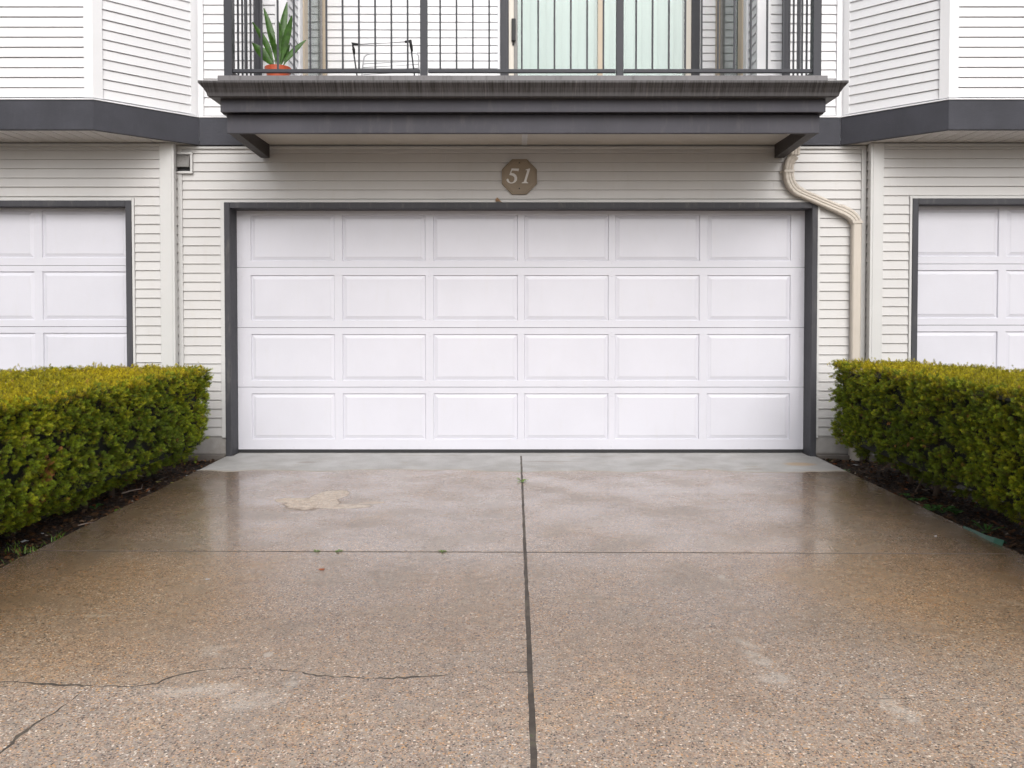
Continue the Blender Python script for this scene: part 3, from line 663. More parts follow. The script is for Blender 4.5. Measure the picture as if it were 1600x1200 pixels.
# ==================================================================  GARAGE DOORS
def panel_mesh(w, h):
    bm = B(); g = .036; d0, d1 = .0125, .003
    def ring(ix, y): return [bm.verts.new((sx*(w/2-ix), y, z)) for sx, z in ((-1, ix), (1, ix), (1, h-ix), (-1, h-ix))]
    r0 = ring(-.001, -.0005); r1 = ring(.0, .0); r2 = ring(.006, d0); r3 = ring(g-.004, d1+.002); r4 = ring(g, d1)
    for a, b in ((r1, r2), (r2, r3), (r3, r4)):
        for k in range(4): bm.faces.new((a[k], a[(k+1) % 4], b[(k+1) % 4], b[k]))
    for v in r0: bm.verts.remove(v)
    bm.faces.new(r4)
    bk = ring(0, .03)
    for k in range(4): bm.faces.new((bk[k], bk[(k+1) % 4], r1[(k+1) % 4], r1[k]))
    bm.faces.new(bk[::-1])
    return mesh_of('panel', bm, M['door'])
_pm = {}
def garage_door(loc, label, X0, X1, cols, rows, frame, seal=True):
    """cols: (x0, x1) of each column of panels; rows: (section z0, section z1, panel z0, panel z1); frame = (xl, xr, ztop, yfront)"""
    Y = loc[1]
    t = thing('garage_door', loc, label, 'garage door', 'white panelled double garage doors in grey frames')
    for (z0, z1, p0, p1) in rows:
        bm = B(); e = .0022
        box(bm, X0, X1, Y, Y+.035, z0+e, p0); box(bm, X0, X1, Y, Y+.035, p1, z1-e)
        xs = [X0]+[v for c in cols for v in c]+[X1]
        for k in range(0, len(xs), 2): box(bm, xs[k], xs[k+1], Y, Y+.035, p0+.0002, p1-.0002)
        # weld flush faces of the frame
        bmesh.ops.remove_doubles(bm, verts=bm.verts, dist=.0005)
        sec = obj('door_section', bm, M['door'], t)
        for (c0, c1) in cols:
            k = (round(c1-c0, 3), round(p1-p0, 3))
            if k not in _pm: _pm[k] = panel_mesh(c1-c0, p1-p0)
            inst('panel', _pm[k], ((c0+c1)/2, Y+.0005, p0), sec)
        bm = B()
        bxs = [X0+.055, X1-.055]+[(cols[i][1]+cols[i+1][0])/2 for i in (1, 3)]
        for bx_ in bxs:
            for zz in (z0+.035, z0+.075, z1-.075, z1-.035):
                bmesh.ops.create_icosphere(bm, subdivisions=1, radius=.0058, matrix=Matrix.Translation((bx_+random.uniform(-.004, .004), Y-.0003, zz)) @ Matrix.Diagonal((1, .4, 1, 1)))
        obj('bolt_heads', bm, M['door'], t, kind='stuff', smooth=True)
    xl, xr, zt, yf = frame; fw = .048
    for nm, r in (('frame_jamb', (xl, xl+fw, yf, Y+.06, -.005, zt)), ('frame_jamb', (xr-fw, xr, yf, Y+.06, -.005, zt)), ('frame_head', (xl+fw+.0005, xr-fw-.0005, yf, Y+.06, zt-fw, zt))):
        strip(nm, *r, M['grey'], t, .004)
    st = .020 if seal else .012
    for nm, r in (('door_stop', (xl+fw+.0005, xl+fw+st, Y-.028, Y-.003, 0.0, zt-fw-.001)), ('door_stop', (xr-fw-st, xr-fw-.0005, Y-.028, Y-.003, 0.0, zt-fw-.001)), ('door_stop', (xl+fw+st+.001, xr-fw-st-.001, Y-.028, Y-.003, zt-fw-st, zt-fw-.001))):
        pass
    obj('bottom_seal', box(B(), X0, X1, Y-.004, Y+.03, .0015, rows[-1][0]+.016), M['black'], t, bevel=.003)
    return t
YD = .15
cols = [(-2.270, -1.551), (-1.485, -.770), (-.704, .022), (.077, .803), (.858, 1.584), (1.650, 2.365)]
rows = [(1.596, 2.120, 1.651, 2.047), (1.079, 1.596, 1.140, 1.530), (.567, 1.079, .622, 1.024), (.014, .567, .116, .513)]
garage_door((.05, YD, 0), 'fully visible white panelled double garage door in the middle, below the number plaque', -2.40, 2.50, cols, rows, (FO[0], FO[1], FO[2], -.03))
def cols_from(x, s):
    c = []
    for i in range(6): a = x+s*.781*i; c.append(tuple(sorted((a, a+s*.715))))
    return sorted(c)
rl = [(1.604, 2.135, 1.668, 2.066), (1.090, 1.604, 1.146, 1.554), (.575, 1.090, .632, 1.038), (.014, .575, .12, .52)]
garage_door((-5.7, 0, 0), 'white panelled garage door cut off by the left edge, behind the left hedge', -8.22, -3.19, cols_from(-3.258, -1), rl, (-8.243, -3.163, 2.131, -.13))
rr = [(1.617, 2.145, 1.680, 2.080), (1.103, 1.617, 1.160, 1.566), (.585, 1.103, .645, 1.050), (.014, .585, .12, .53)]
garage_door((5.8, 0, 0), 'white panelled garage door cut off by the right edge, behind the right hedge', 3.31, 8.33, cols_from(3.345, 1), rr, (3.275, 8.355, 2.148, -.13))

# ==================================================================  BALCONY
bal = thing('balcony', (.06, -.45, 2.5), 'grey balcony with charcoal metal railing and streaked gutter above the middle garage door', 'balcony')
yB, yFa, yG = 6.15-DC, 6.08-DC, 6.0-DC
BL, BR = -2.119, 2.238
obj('front_beam', box(B(), BL, BR, yB, yB+.04, 2.527, 2.664), M['grey_beam'], bal, bevel=.003)
for x0, x1 in ((BL, -2.046), (2.160, BR)):
    bm = B(); v = [bm.verts.new(p) for x in (x0, x1) for p in ((x, yB+.041, 2.530), (x, -.034, 2.496), (x, -.034, 2.664), (x, yB+.041, 2.664))]
    for f in ((0, 1, 2, 3), (7, 6, 5, 4), (0, 4, 5, 1), (1, 5, 6, 2), (2, 6, 7, 3), (3, 7, 4, 0)): bm.faces.new([v[i] for i in f])
    obj('side_bracket', bm, M['brown_beam'], bal, bevel=.002)
FL, FR = -2.142, 2.256
bm = B(); box(bm, FL, FR, yFa, yFa+.04, 2.664, 2.775); obj('fascia_board', bm, M['grey_beam'], bal, bevel=.003)
for x0, x1 in ((FL, FL+.04), (FR-.04, FR)): obj('fascia_board', box(B(), x0, x1, yFa+.041, -.06, 2.660, 2.775), M['grey_beam'], bal, bevel=.003)
# little fascia lip bottoms
def gut(bm, p0, p1, m0, m1):
    prof = [(0, 2.755), (.055, 2.755), (.068, 2.762), (.074, 2.785), (.092, 2.815), (.112, 2.838), (.118, 2.845), (.118, 2.860), (.100, 2.860), (.096, 2.845), (0, 2.845)]
    return extr(bm, prof, p0, p1, m0, m1)
A, Bq, C_, D_ = (FL, -.06), (FL, yFa), (FR, yFa), (FR, -.06)
obj('gutter', gut(B(), A, Bq, 0, 1) if False else gut(B(), Bq, C_, 1, 1), M['gutter'], bal)
obj('gutter', gut(B(), A, Bq, 0, 1), M['gutter'], bal); obj('gutter', gut(B(), C_, D_, 1, 0), M['gutter'], bal)
obj('deck_edge', box(B(), -2.150, 2.258, 6.05-DC, 6.05-DC+.05, 2.8455, 2.920), M['edge'], bal, bevel=.003)
for x0, x1 in ((-2.150, -2.10), (2.208, 2.258)): obj('deck_edge', box(B(), x0, x1, 6.05-DC+.051, -.06, 2.8455, 2.918), M['edge'], bal, bevel=.003)
bm = B(); box(bm, -2.099, 2.207, 6.05-DC+.051, -.06, 2.780, 2.900); box(bm, RL+.003, RR-.003, -.0595, RB-.002, 2.780, 2.898)
obj('deck_floor', bm, M['deck'], bal)
sx = WX(820, 6.6)
obj('soffit_panel', box(B(), -2.045, sx-.016, yB+.041, -.034, 2.607, 2.614), M['soffit_plain'], bal)
obj('soffit_panel', box(B(), sx+.016, 2.159, yB+.041, -.034, 2.607, 2.614), M['soffit_plain'], bal)
bm = B(); box(bm, sx-.022, sx-.004, yB+.041, -.034, 2.601, 2.6068); box(bm, sx+.004, sx+.022, yB+.041, -.034, 2.601, 2.6068); box(bm, sx-.0035, sx+.0035, yB+.041, -.034, 2.605, 2.615)
obj('soffit_joint', bm, M['vinyl_trim'], bal)
# railing
yR = 6.16-DC+.03
posts = [WX(361.5, 6.19), WX(663.5, 6.19), WX(967, 6.19), WX(1271.5, 6.19)]
def post(x, y, w): obj('post', box(B(), x-w/2, x+w/2, y-w/2, y+w/2, 2.9205 if y < -.7 else 2.901, 3.965), M['rail'], bal, bevel=.003)
for i, x in enumerate(posts): post(x, yR, .060 if i in (0, 3) else .052)
bal_me = mesh_of('baluster', box(B(), -.0063, .0063, -.0063, .0063, 0, .985), M['rail'])
rail_z = (2.978, 3.002)
for a, b in zip(posts, posts[1:]):
    strip('bottom_rail', a+.031, b-.031, yR-.016, yR+.016, rail_z[0], rail_z[1], M['rail'], bal)
    for k in range(1, 12): inst('baluster', bal_me, (a+(b-a)*k/12, yR, rail_z[1]-.022), bal)
for xx in (posts[0], posts[3]):
    strip('bottom_rail', xx-.016, xx+.016, yR+.031, -.085, rail_z[0], rail_z[1], M['rail'], bal)
    post(xx, -.105, .045)
    for k in range(1, 7): inst('baluster', bal_me, (xx, yR+(-.105-yR)*k/7, rail_z[1]-.022), bal)
    strip('top_rail', xx-.03, xx+.03, yR+.032, -.06, 3.966, 4.0, M['rail'], bal)
strip('top_rail', posts[0]-.03, posts[3]+.03, yR-.03, yR+.031, 3.966, 4.0, M['rail'], bal)

# ==================================================================  THINGS ON THE WALL
# number plaque
pc = (WX(811.5, 6.95), -.035, WZ(276.5, 6.95))
pq = thing('number_plaque', (pc[0], -.02, pc[2]), 'brown octagonal plaque with white number 51 over the middle garage door', 'house number')
def octo(r): return [(pc[0]+r*math.cos(R(22.5+45*k)), pc[2]+r*math.sin(R(22.5+45*k))) for k in range(8)]
obj('plate', prism_y(B(), octo(.158), -.034, -.014), M['plaque_rim'], pq, bevel=.004)
obj('face', prism_y(B(), octo(.136), -.0375, -.0345), M['plaque'], pq, bevel=.001)
def dig(pts): return [(pc[0]+(x-553)/13.333*6.95/F, pc[2]-(y-553)/13.333*6.95/F) for x, y in pts]
five = [(392,385),(548,390),(530,447),(515,436),(402,428),(382,475),(440,488),(487,525),(507,575),(502,630),(470,670),(420,692),(370,696),(320,677),(290,643),(286,612),(300,598),(320,600),(331,615),(337,645),(365,672),(400,676),(434,655),(452,612),(448,572),(425,543),(385,527),(344,521)]
one = [(680,410),(768,385),(778,392),(700,640),(705,665),(738,685),(735,691),(598,689),(605,680),(640,665),(652,640),(716,432),(706,421),(680,419)]
for d in (five, one): obj('digit', prism_y(B(), dig(d), -.0415, -.038), M['digit'], pq)
for yy in (268, 797):
    x, z = dig([(553, yy)])[0]; bm = B(); bmesh.ops.create_icosphere(bm, subdivisions=1, radius=.006, matrix=Matrix.Translation((x, -.038, z))); obj('screw', bm, M['black'], pq)

# wall vent beside the left corner post
vt = thing('wall_vent', (-2.76, 0, WZ(255, 6.97)), 'small grey hooded vent in a cream frame beside the left corner post', 'vent')
vx0, vx1, vz0, vz1 = -2.826, WX(303, 6.97), WZ(272, 6.97), WZ(239, 6.97)
vf = .019
for r in ((vx0, vx1, vz0, vz0+vf), (vx0, vx1, vz1-vf, vz1), (vx1-vf, vx1, vz0+vf+.0004, vz1-vf-.0004)):
    obj('vent_frame', box(B(), r[0], r[1], -.036, -.0145, r[2], r[3]), M['vinyl_trim'], vt, bevel=.002)
bm = B(); n = 8; q = []
for k in range(n+1):
    a = k/n*R(80); q.append((-.020-.045*math.sin(a), vz1-vf-.004-(vz1-vz0-2*vf-.03)*(1-math.cos(a))*1.15))
q = q+[(-.016, q[-1][1]), (-.016, vz1-vf-.004)]
a = [bm.verts.new((vx0+.002, y, z)) for y, z in q]; b = [bm.verts.new((vx1-vf-.002, y, z)) for y, z in q]
for k in range(len(q)): bm.faces.new((a[k], a[(k+1) % len(q)], b[(k+1) % len(q)], b[k]))
bm.faces.new(a); bm.faces.new(b[::-1]); obj('vent_hood', bm, M['vent'], vt)
obj('vent_flap', box(B(), vx0+.002, vx1-vf-.002, -.024, -.0145, vz0+vf, q[n][1]-.001), M['black'], vt)

# downspout
ds = thing('downspout', (WX(1336, 6.95), -.05, -.03), 'beige metal downspout bending across the siding right of the middle garage door', 'downspout')
def rect_sweep(bm, path, w=.076, t=.056, ribs=0, plain=False):
    """path of (x, y, z) in front of the wall; w across in the XZ plane, t out of the wall"""
    P = [Vector(p) for p in path]; rings = []
    for i, p in enumerate(P):
        tn = (P[min(i+1, len(P)-1)]-P[max(i-1, 0)]).normalized(); sdn = Vector((tn.z, 0, -tn.x)).normalized(); out = Vector((0, -1, 0))
        s_ = 1+(.05 if (ribs and i % 2) else 0)
        ww, tt = w/2*s_, t/2*s_; c = .010
        prof = [(-ww, -tt), (ww, -tt), (ww, tt-c), (ww-c, tt)]+([] if plain else [(ww*.45, tt), (ww*.40, tt-.005), (ww*.18, tt-.005), (ww*.13, tt), (-ww*.13, tt), (-ww*.18, tt-.005), (-ww*.40, tt-.005), (-ww*.45, tt)])+[(-ww+c, tt), (-ww, tt-c)]
        rings.append([bm.verts.new(p+sdn*u+out*v) for u, v in prof])
    n = len(rings[0])
    for a, b in zip(rings, rings[1:]):
        for k in range(n): bm.faces.new((a[k], b[k], b[(k+1) % n], a[(k+1) % n]))
    bm.faces.new(rings[0]); bm.faces.new(rings[-1][::-1]); return bm
def Q(px, py, y=-.055): d = DC+y; return (WX(px, d), y, WZ(py, d))
def arc(pts, n=7):            # quadratic bezier through 3 points
    a, b, c = [Vector(p) for p in pts]; return [a*(1-t)**2+b*2*t*(1-t)+c*t*t for t in [i/n for i in range(n+1)]]
obj('outlet', rect_sweep(B(), [Q(1240, 226, -.10), Q(1239, 244, -.085)], .080, .06), M['beige'], ds, bevel=.002)
obj('elbow', rect_sweep(B(), arc([Q(1239, 244.5, -.08), Q(1231, 252, -.06), Q(1230, 266, -.055)], 6), .074, .054, 1), M['beige'], ds)
obj('elbow', rect_sweep(B(), arc([Q(1230, 266.3), Q(1229, 293), Q(1250, 302.5)], 12), .078, .058, 1), M['beige'], ds)
obj('pipe', rect_sweep(B(), [Q(1249, 302), Q(1312, 328.5)], .072, .052), M['beige'], ds, bevel=.0015)
obj('elbow', rect_sweep(B(), arc([Q(1309, 327), Q(1336, 337), Q(1336.5, 351)], 12), .080, .058, 1), M['beige'], ds)
obj('pipe', rect_sweep(B(), [Q(1336.5, 350), (WX(1336.5, 6.945), -.055, -.03)], .076, .054, 0, True), M['beige'], ds, bevel=.0015)
for px, py in ((1230, 269), (1336.5, 348)):
    x, y, z = Q(px, py); bm = B(); box(bm, x-.060, x-.043, -.019, -.014, z-.009, z+.009); box(bm, x+.043, x+.060, -.019, -.014, z-.009, z+.009)
    box(bm, x-.0425, x+.0425, -.0895, -.0865, z-.009, z+.009); box(bm, x-.0425, x-.0405, -.0862, -.015, z-.009, z+.009); box(bm, x+.0405, x+.0425, -.0862, -.015, z-.009, z+.009)
    obj('strap', bm, M['beige'], ds)

# ==================================================================  THINGS ON THE BALCONY
pp = thing('potted_plant', (-1.84, -.50, 2.90), 'red orange plastic flowerpot with a broad leaved plant behind the balcony railing', 'potted plant')
bm = B(); px_, py_ = -1.84, -.50
for k, (r_, z) in enumerate(((.070, 2.902), (.088, 3.068), (.099, 3.068), (.101, 3.104), (.093, 3.104), (.085, 3.066))):
    ring = [bm.verts.new((px_+r_*math.cos(2*math.pi*i/28), py_+r_*math.sin(2*math.pi*i/28), z)) for i in range(28)]
    if k:
        for i in range(28): bm.faces.new((pr[i], pr[(i+1) % 28], ring[(i+1) % 28], ring[i]))
    else: bm.faces.new(ring[::-1])
    pr = ring
bm.faces.new(pr); obj('pot', bm, M['terracotta'], pp, smooth=False)
def blade(bm, base, tip, w, bend, n=11, fold=.45):
    base = Vector(base); tip = Vector(tip); ax = tip-base; L = ax.length
    side = ax.cross(Vector((0, 1, 0))).normalized() if abs(ax.normalized().y) < .8 else Vector((1, 0, 0))
    nn = side.cross(ax).normalized(); rows_ = []
    for i in range(n+1):
        t = i/n; c = base+ax*t+Vector(bend)*(t*t); ww = max(.004, w*math.sin(math.pi*min(1, max(0, (t-.22)/.78)))**.75*.5)
        rows_.append([bm.verts.new(c-side*ww+nn*ww*fold), bm.verts.new(c), bm.verts.new(c+side*ww+nn*ww*fold)])
    for a, b in zip(rows_, rows_[1:]):
        for k in (0, 1): bm.faces.new((a[k], a[k+1], b[k+1], b[k]))
    return bm
for bx_, tx, tz, w_, bn in ((-.01, -.11, .24, .085, (-.07, -.03, -.02)), (.015, .05, .42, .06, (.06, -.05, 0)), (-.01, -.03, .50, .055, (-.07, .05, .0)), (.02, .10, .30, .05, (.09, .04, -.04)), (.0, .02, .38, .045, (.0, -.09, 0)), (.01, .0, .58, .06, (.05, .03, -.02)), (-.02, -.07, .40, .05, (-.09, -.05, -.03)), (.01, .04, .26, .05, (.02, .08, -.02)), (0, -.02, .32, .045, (-.02, -.10, -.04))):
    obj('leaf', blade(B(), (px_+bx_, py_, 3.07), (px_+bx_+tx, py_+random.uniform(-.05, .05), 3.07+tz), w_, bn), M['leaf'], pp, smooth=True)
# folding chair
fc = thing('folding_chair', (WX(605, 6.95), -.05+.1, 2.90), 'folding metal chair with dark legs and black end caps on the balcony', 'chair')
dF = 6.95; c1 = Vector(Q(553, 74, -.12)); c2 = Vector(Q(642.5, 70, -.12)); f1 = Vector((c1.x+.055, -.02, 2.90)); f2 = Vector((c2.x+.055, -.02, 2.90))
obj('leg', tube(B(), [c1, f1], .0065), M['rail'], fc, smooth=True); obj('leg', tube(B(), [c2, f2], .0065), M['rail'], fc, smooth=True)
for c, sg in ((c1, 1), (c2, -1)):
    obj('end_cap', tube(B(), [c+Vector((sg*.045, 0, .006)), c+Vector((0, 0, .012)), c+Vector((.006, .005, -.03)), c+Vector((.012, .01, -.07))], [.010, .017, .013, .009]), M['black'], fc, smooth=True)
obj('crossbar', tube(B(), [c1+Vector((.04, 0, .006)), c2+Vector((-.04, 0, .006))], .0045), M['chrome'], fc, smooth=True)
g1, g2 = Vector(Q(567, 122, .10)), Vector(Q(656, 122, .10)); h1, h2 = Vector(Q(570, 96, .10)), Vector(Q(655, 90, .10))
pth = [Vector((g1.x, .1, 2.90)), g1, h1]+[h1+Vector((.008, 0, .025)), h1+Vector((.03, 0, .042)), h1+Vector((.06, 0, .05))]+[h2+Vector((-.06, 0, .025)), h2+Vector((-.02, 0, .02)), h2+Vector((.0, 0, -.0)), g2, Vector((g2.x, .1, 2.90))]
obj('back_frame', tube(B(), pth, .006), M['chrome'], fc, smooth=True)
for k in range(4):
    a = Vector(Q(569, 103+k*5.5, .10)); b = Vector(Q(655, 98+k*5.5, .10)); obj('wire', tube(B(), [a, b], .003, 6), M['chrome'], fc, smooth=True)
# ==================================================================  HEDGES
def quads_mesh(name, verts, faces4, cols, mat):
    me = bpy.data.meshes.new(name); nv = len(verts); nf = len(faces4)
    me.vertices.add(nv); me.vertices.foreach_set('co', verts.astype(np.float32).ravel())
    me.loops.add(nf*4); me.loops.foreach_set('vertex_index', faces4.astype(np.int32).ravel())
    me.polygons.add(nf); me.polygons.foreach_set('loop_start', np.arange(0, nf*4, 4, dtype=np.int32)); me.polygons.foreach_set('loop_total', np.full(nf, 4, dtype=np.int32))
    at = me.color_attributes.new('tint', 'FLOAT_COLOR', 'POINT'); c4 = np.concatenate([cols, np.ones((nv, 1))], 1).astype(np.float32); at.data.foreach_set('color', c4.ravel())
    me.update(); me.validate(); me.materials.append(mat); return me
def sprig_template(n=14, L=.024, nl=.0150, nw=.0036):
    vs = []; fs = []; tv = []
    for i in range(n):
        t = (i+.6)/n; s = 1 if i % 2 else -1; ang = R(78)*(1-.45*t)
        if i == n-1: ang = 0
        b = np.array([0, 0, t*L*.92]); ph = i*2.4+random.uniform(-.4, .4); d = np.array([math.cos(ph)*math.sin(ang), math.sin(ph)*math.sin(ang)*.8, math.cos(ang)+.05]); d /= np.linalg.norm(d)
        l_ = nl*(1-.45*abs(t-.45)); sd_ = np.cross(d, [.3*math.sin(i*5), 1, .3*math.cos(i*3)]); sd_ /= np.linalg.norm(sd_); up_ = np.cross(sd_, d)
        k = len(vs); vs += [b, b+d*l_*.5+sd_*nw*.5+up_*.0008, b+d*l_, b+d*l_*.5-sd_*nw*.5+up_*.0008]; fs.append([k, k+1, k+2, k+3]); tv += [t*.6, t*.6+.25, t*.6+.4, t*.6+.25]
    # stem
    k = len(vs); vs += [np.array([-.0012, 0, -.02]), np.array([.0012, 0, -.02]), np.array([.0008, 0, L*.9]), np.array([-.0008, 0, L*.9])]; fs.append([k, k+1, k+2, k+3]); tv += [-1]*4
    return np.array(vs), np.array(fs), np.array(tv)
T = [sprig_template() for _ in range(4)]
def fbm(x, y, z): return noise.noise(Vector((x, y, z)))
def hedge(name, loc, label, foot, top, zbot, s, seed, dens=1.0, darken=1.0, dead=()):
    """foot: footprint polygon (counter-clockwise); top(x, y): height; s: side facing the driveway (+1 -> +X)"""
    root = thing(name, loc, label, 'hedge', 'clipped evergreen hedges either side of the driveway')
    r = np.random.default_rng(seed); random.seed(seed)
    cx = sum(p[0] for p in foot)/len(foot); cy = sum(p[1] for p in foot)/len(foot)
    cl = []                                            # clump: pos, normal, kind(0 side, 1 top)
    n = len(foot)
    def inside(x, y):
        k = False; j = n-1
        for i in range(n):
            if ((foot[i][1] > y) != (foot[j][1] > y)) and x < (foot[j][0]-foot[i][0])*(y-foot[i][1])/(foot[j][1]-foot[i][1])+foot[i][0]: k = not k
            j = i
        return k
    for i in range(n):
        a = Vector(foot[i]); b = Vector(foot[(i+1) % n]); e = b-a; L = e.length; nr = Vector((e.y, -e.x)).normalized()
        face = nr.x*s > .7; H = top(cx, cy)-zbot
        cnt = int(L*H*(620 if face else (300 if nr.y > .3 else 110))*dens)
        for _ in range(cnt):
            u = r.random()*L; v = r.random()**.92
            p = a+e*(u/L); zt = top(p.x, p.y); z = min(zbot+(zt-zbot)*v, zt-.035)
            ins = .035+.19*max(0, 1-(z-zbot)/.22)**1.6          # drawn in towards the ground
            ins += .05*max(0, 1-(zt-z)/.07)**2                    # rounded shoulder
            ins -= .030*fbm(p.x*3+seed, p.y*3, z*3)+.030*fbm(p.x*8, p.y*8+seed, z*8)+.045*(r.random()**2-.35)
            q = p-nr*ins
            cl.append((q.x, q.y, z, nr.x, nr.y, .25+.5*max(0, 1-(zt-z)/.10), 0, (zt-z)))
    xs = [p[0] for p in foot]; ys = [p[1] for p in foot]; area = (max(xs)-min(xs))*(max(ys)-min(ys)); cnt = int(area*600*dens)
    for _ in range(cnt):
        x = r.uniform(min(xs), max(xs)); y = r.uniform(min(ys), max(ys))
        if not inside(x, y): continue
        z = top(x, y)-.035+.022*fbm(x*4, y*4, seed)+.010*fbm(x*14, y*14, seed)
        cl.append((x, y, z, r.normal(0, .25), r.normal(0, .25), 1, 1, 0))
    V = []; Fs = []; Cs = []; off_ = 0
    NS = 11
    C = np.array(cl); m = len(C)
    for ti, (tv, tf, tt) in enumerate(T):
        sel = np.arange(ti, m*NS, len(T)); ci = sel//NS; k = len(sel); c = C[ci]
        nrm = c[:, 3:6]/np.linalg.norm(c[:, 3:6], axis=1, keepdims=True)
        d = nrm+r.normal(0, .50, (k, 3)); d[:, 2] += .10; d /= np.linalg.norm(d, axis=1, keepdims=True)
        rad = np.where(c[:, 6] > .5, .004, .025)
        pos = c[:, :3]+d*(r.random((k, 1))**.6*rad[:, None])+r.normal(0, 1, (k, 3))*np.where(c[:, 6] > .5, .016, .007)[:, None]
        up_ = r.normal(0, 1, (k, 3)); xa = np.cross(up_, d); xa /= np.linalg.norm(xa, axis=1, keepdims=True); ya = np.cross(d, xa)
        sc = r.uniform(.65, 1.12, (k, 1, 1))*np.where(c[:, 6] > .5, .78, 1.0)[:, None, None]
        vv = (tv[None, :, 0:1]*xa[:, None, :]+tv[None, :, 1:2]*ya[:, None, :]+tv[None, :, 2:3]*d[:, None, :])*sc+pos[:, None, :]
        # colours of the needles themselves: older dark green, fresh yellow-green growth on the clipped top and at tips
        g = r.random(k); old = np.array([.060, .105, .012]); young = np.array([.26, .345, .020]); gold = np.array([.50, .385, .012]); brown = np.array([.34, .16, .05])
        clumpv = r.random(m)[ci]
        patch = np.array([fbm(a*1.6, b*1.6, z*1.6+seed) for a, b, z in C[:, :3]])[ci]
        wy = np.clip(.18+.55*clumpv+.5*patch+.2*g, 0, 1)
        near_top = np.clip(1-c[:, 7]/.30, 0, 1)
        wg = np.where(c[:, 6] > .5, np.clip(.35+.55*clumpv*.6+.5*patch+.35*g, 0, 1), np.clip((clumpv-.55)*.7+near_top*.22+patch*.25, 0, .6))
        base = old+(young-old)*wy[:, None]; base = base*darken+(gold-base*darken)*wg[:, None]*darken
        base = base*r.uniform(.62, 1.35, (k, 1))
        dd = (r.random(k) < .007); 
        for (dx, dy, dz, dr) in dead:
            dd |= (np.linalg.norm(c[:, :3]-np.array([dx, dy, dz]), axis=1) < dr) & (r.random(k) < .8)
        base[dd] = brown*r.uniform(.6, 1.3, (dd.sum(), 1))
        tt2 = np.clip(tt, 0, 1); col = base[:, None, :]*(.72+.62*tt2[None, :, None])
        col = np.where((tt < -.5)[None, :, None], np.array([.10, .06, .03])[None, None, :], col)
        V.append(vv.reshape(-1, 3)); Cs.append(col.reshape(-1, 3)); nv = len(tv)
        Fs.append((tf[None]+(np.arange(k)*nv)[:, None, None]+off_).reshape(-1, 4)); off_ += k*nv
    V = np.concatenate(V); V -= np.array(loc)
    me = quads_mesh('foliage', V, np.concatenate(Fs), np.concatenate(Cs), M['needle'])
    inst('foliage', me, loc, root, kind='stuff')
    # solid core for the woody inside; its near-black paints shade into the gaps
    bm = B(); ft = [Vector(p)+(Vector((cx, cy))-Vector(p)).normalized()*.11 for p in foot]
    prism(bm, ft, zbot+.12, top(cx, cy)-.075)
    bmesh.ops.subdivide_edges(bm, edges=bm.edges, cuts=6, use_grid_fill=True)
    o = obj('dark_core', bm, M['core_shade'], root)
    for i in range(9):
        t = (i+.5)/9; y = foot_y0+(foot_y1-foot_y0)*t+random.uniform(-.08, .08); x = cx+random.uniform(-.35, .35); lean = random.uniform(-.15, .15)
        obj('stem', tube(B(), [(x, y, -.07), (x+lean*.3, y+random.uniform(-.03, .03), .10), (x+lean, y+random.uniform(-.06, .06), .34)], [.024, .017, .011], 7), M['twig'], root, smooth=True)
    for i in range(16):
        y = random.uniform(foot_y0, foot_y1-.2); x = min((p[0] for p in foot), key=lambda q_: abs(q_-s*0))  # face side
        x = (max(xs) if s > 0 else min(xs))-s*random.uniform(.16, .34)
        obj('twig', tube(B(), [(x-s*.2, y+random.uniform(-.1, .1), random.uniform(.08, .22)), (x, y, random.uniform(.06, .16)), (x+s*random.uniform(.04, .10), y+random.uniform(-.08, .08), random.uniform(.05, .2))], [.007, .005, .003], 5), M['twig'], root, smooth=True)
    return root
M['core_shade'] = painted('hedge_gap_shade', (.006, .009, .003), .9, (20, 20, 20), 8, .8, .02, .4, .1)  # near-black so that the hedge gaps look shaded
foot_y0, foot_y1 = -3.75, -.45
hedge('hedge', (-3.05, -2.1, 0), 'long clipped hedge left of the driveway, yellow green on top, running towards the wall',
      [(-3.70, -3.85), (-2.52, -3.85), (-2.425, -2.6), (-2.408, -.45), (-2.95, -.34), (-3.42, -.78), (-3.68, -1.25)], lambda x, y: .793+.012*math.sin(x*3), .065, 1, 21,
      dead=((-2.5, -2.66, .36, .07), (-2.56, -2.72, .24, .08)))
hedge('hedge', (3.1, -2.1, 0), 'clipped hedge right of the driveway with a small orange dead patch low down',
      [(3.70, -3.85), (3.62, -1.3), (3.40, -.75), (3.02, -.36), (2.502, -.46), (2.485, -2.6), (2.53, -3.85)], lambda x, y: .818+.012*math.sin(x*3), .10, -1, 33, darken=.88,
      dead=((2.62, -2.72, .09, .06), (2.66, -2.66, .13, .05)))

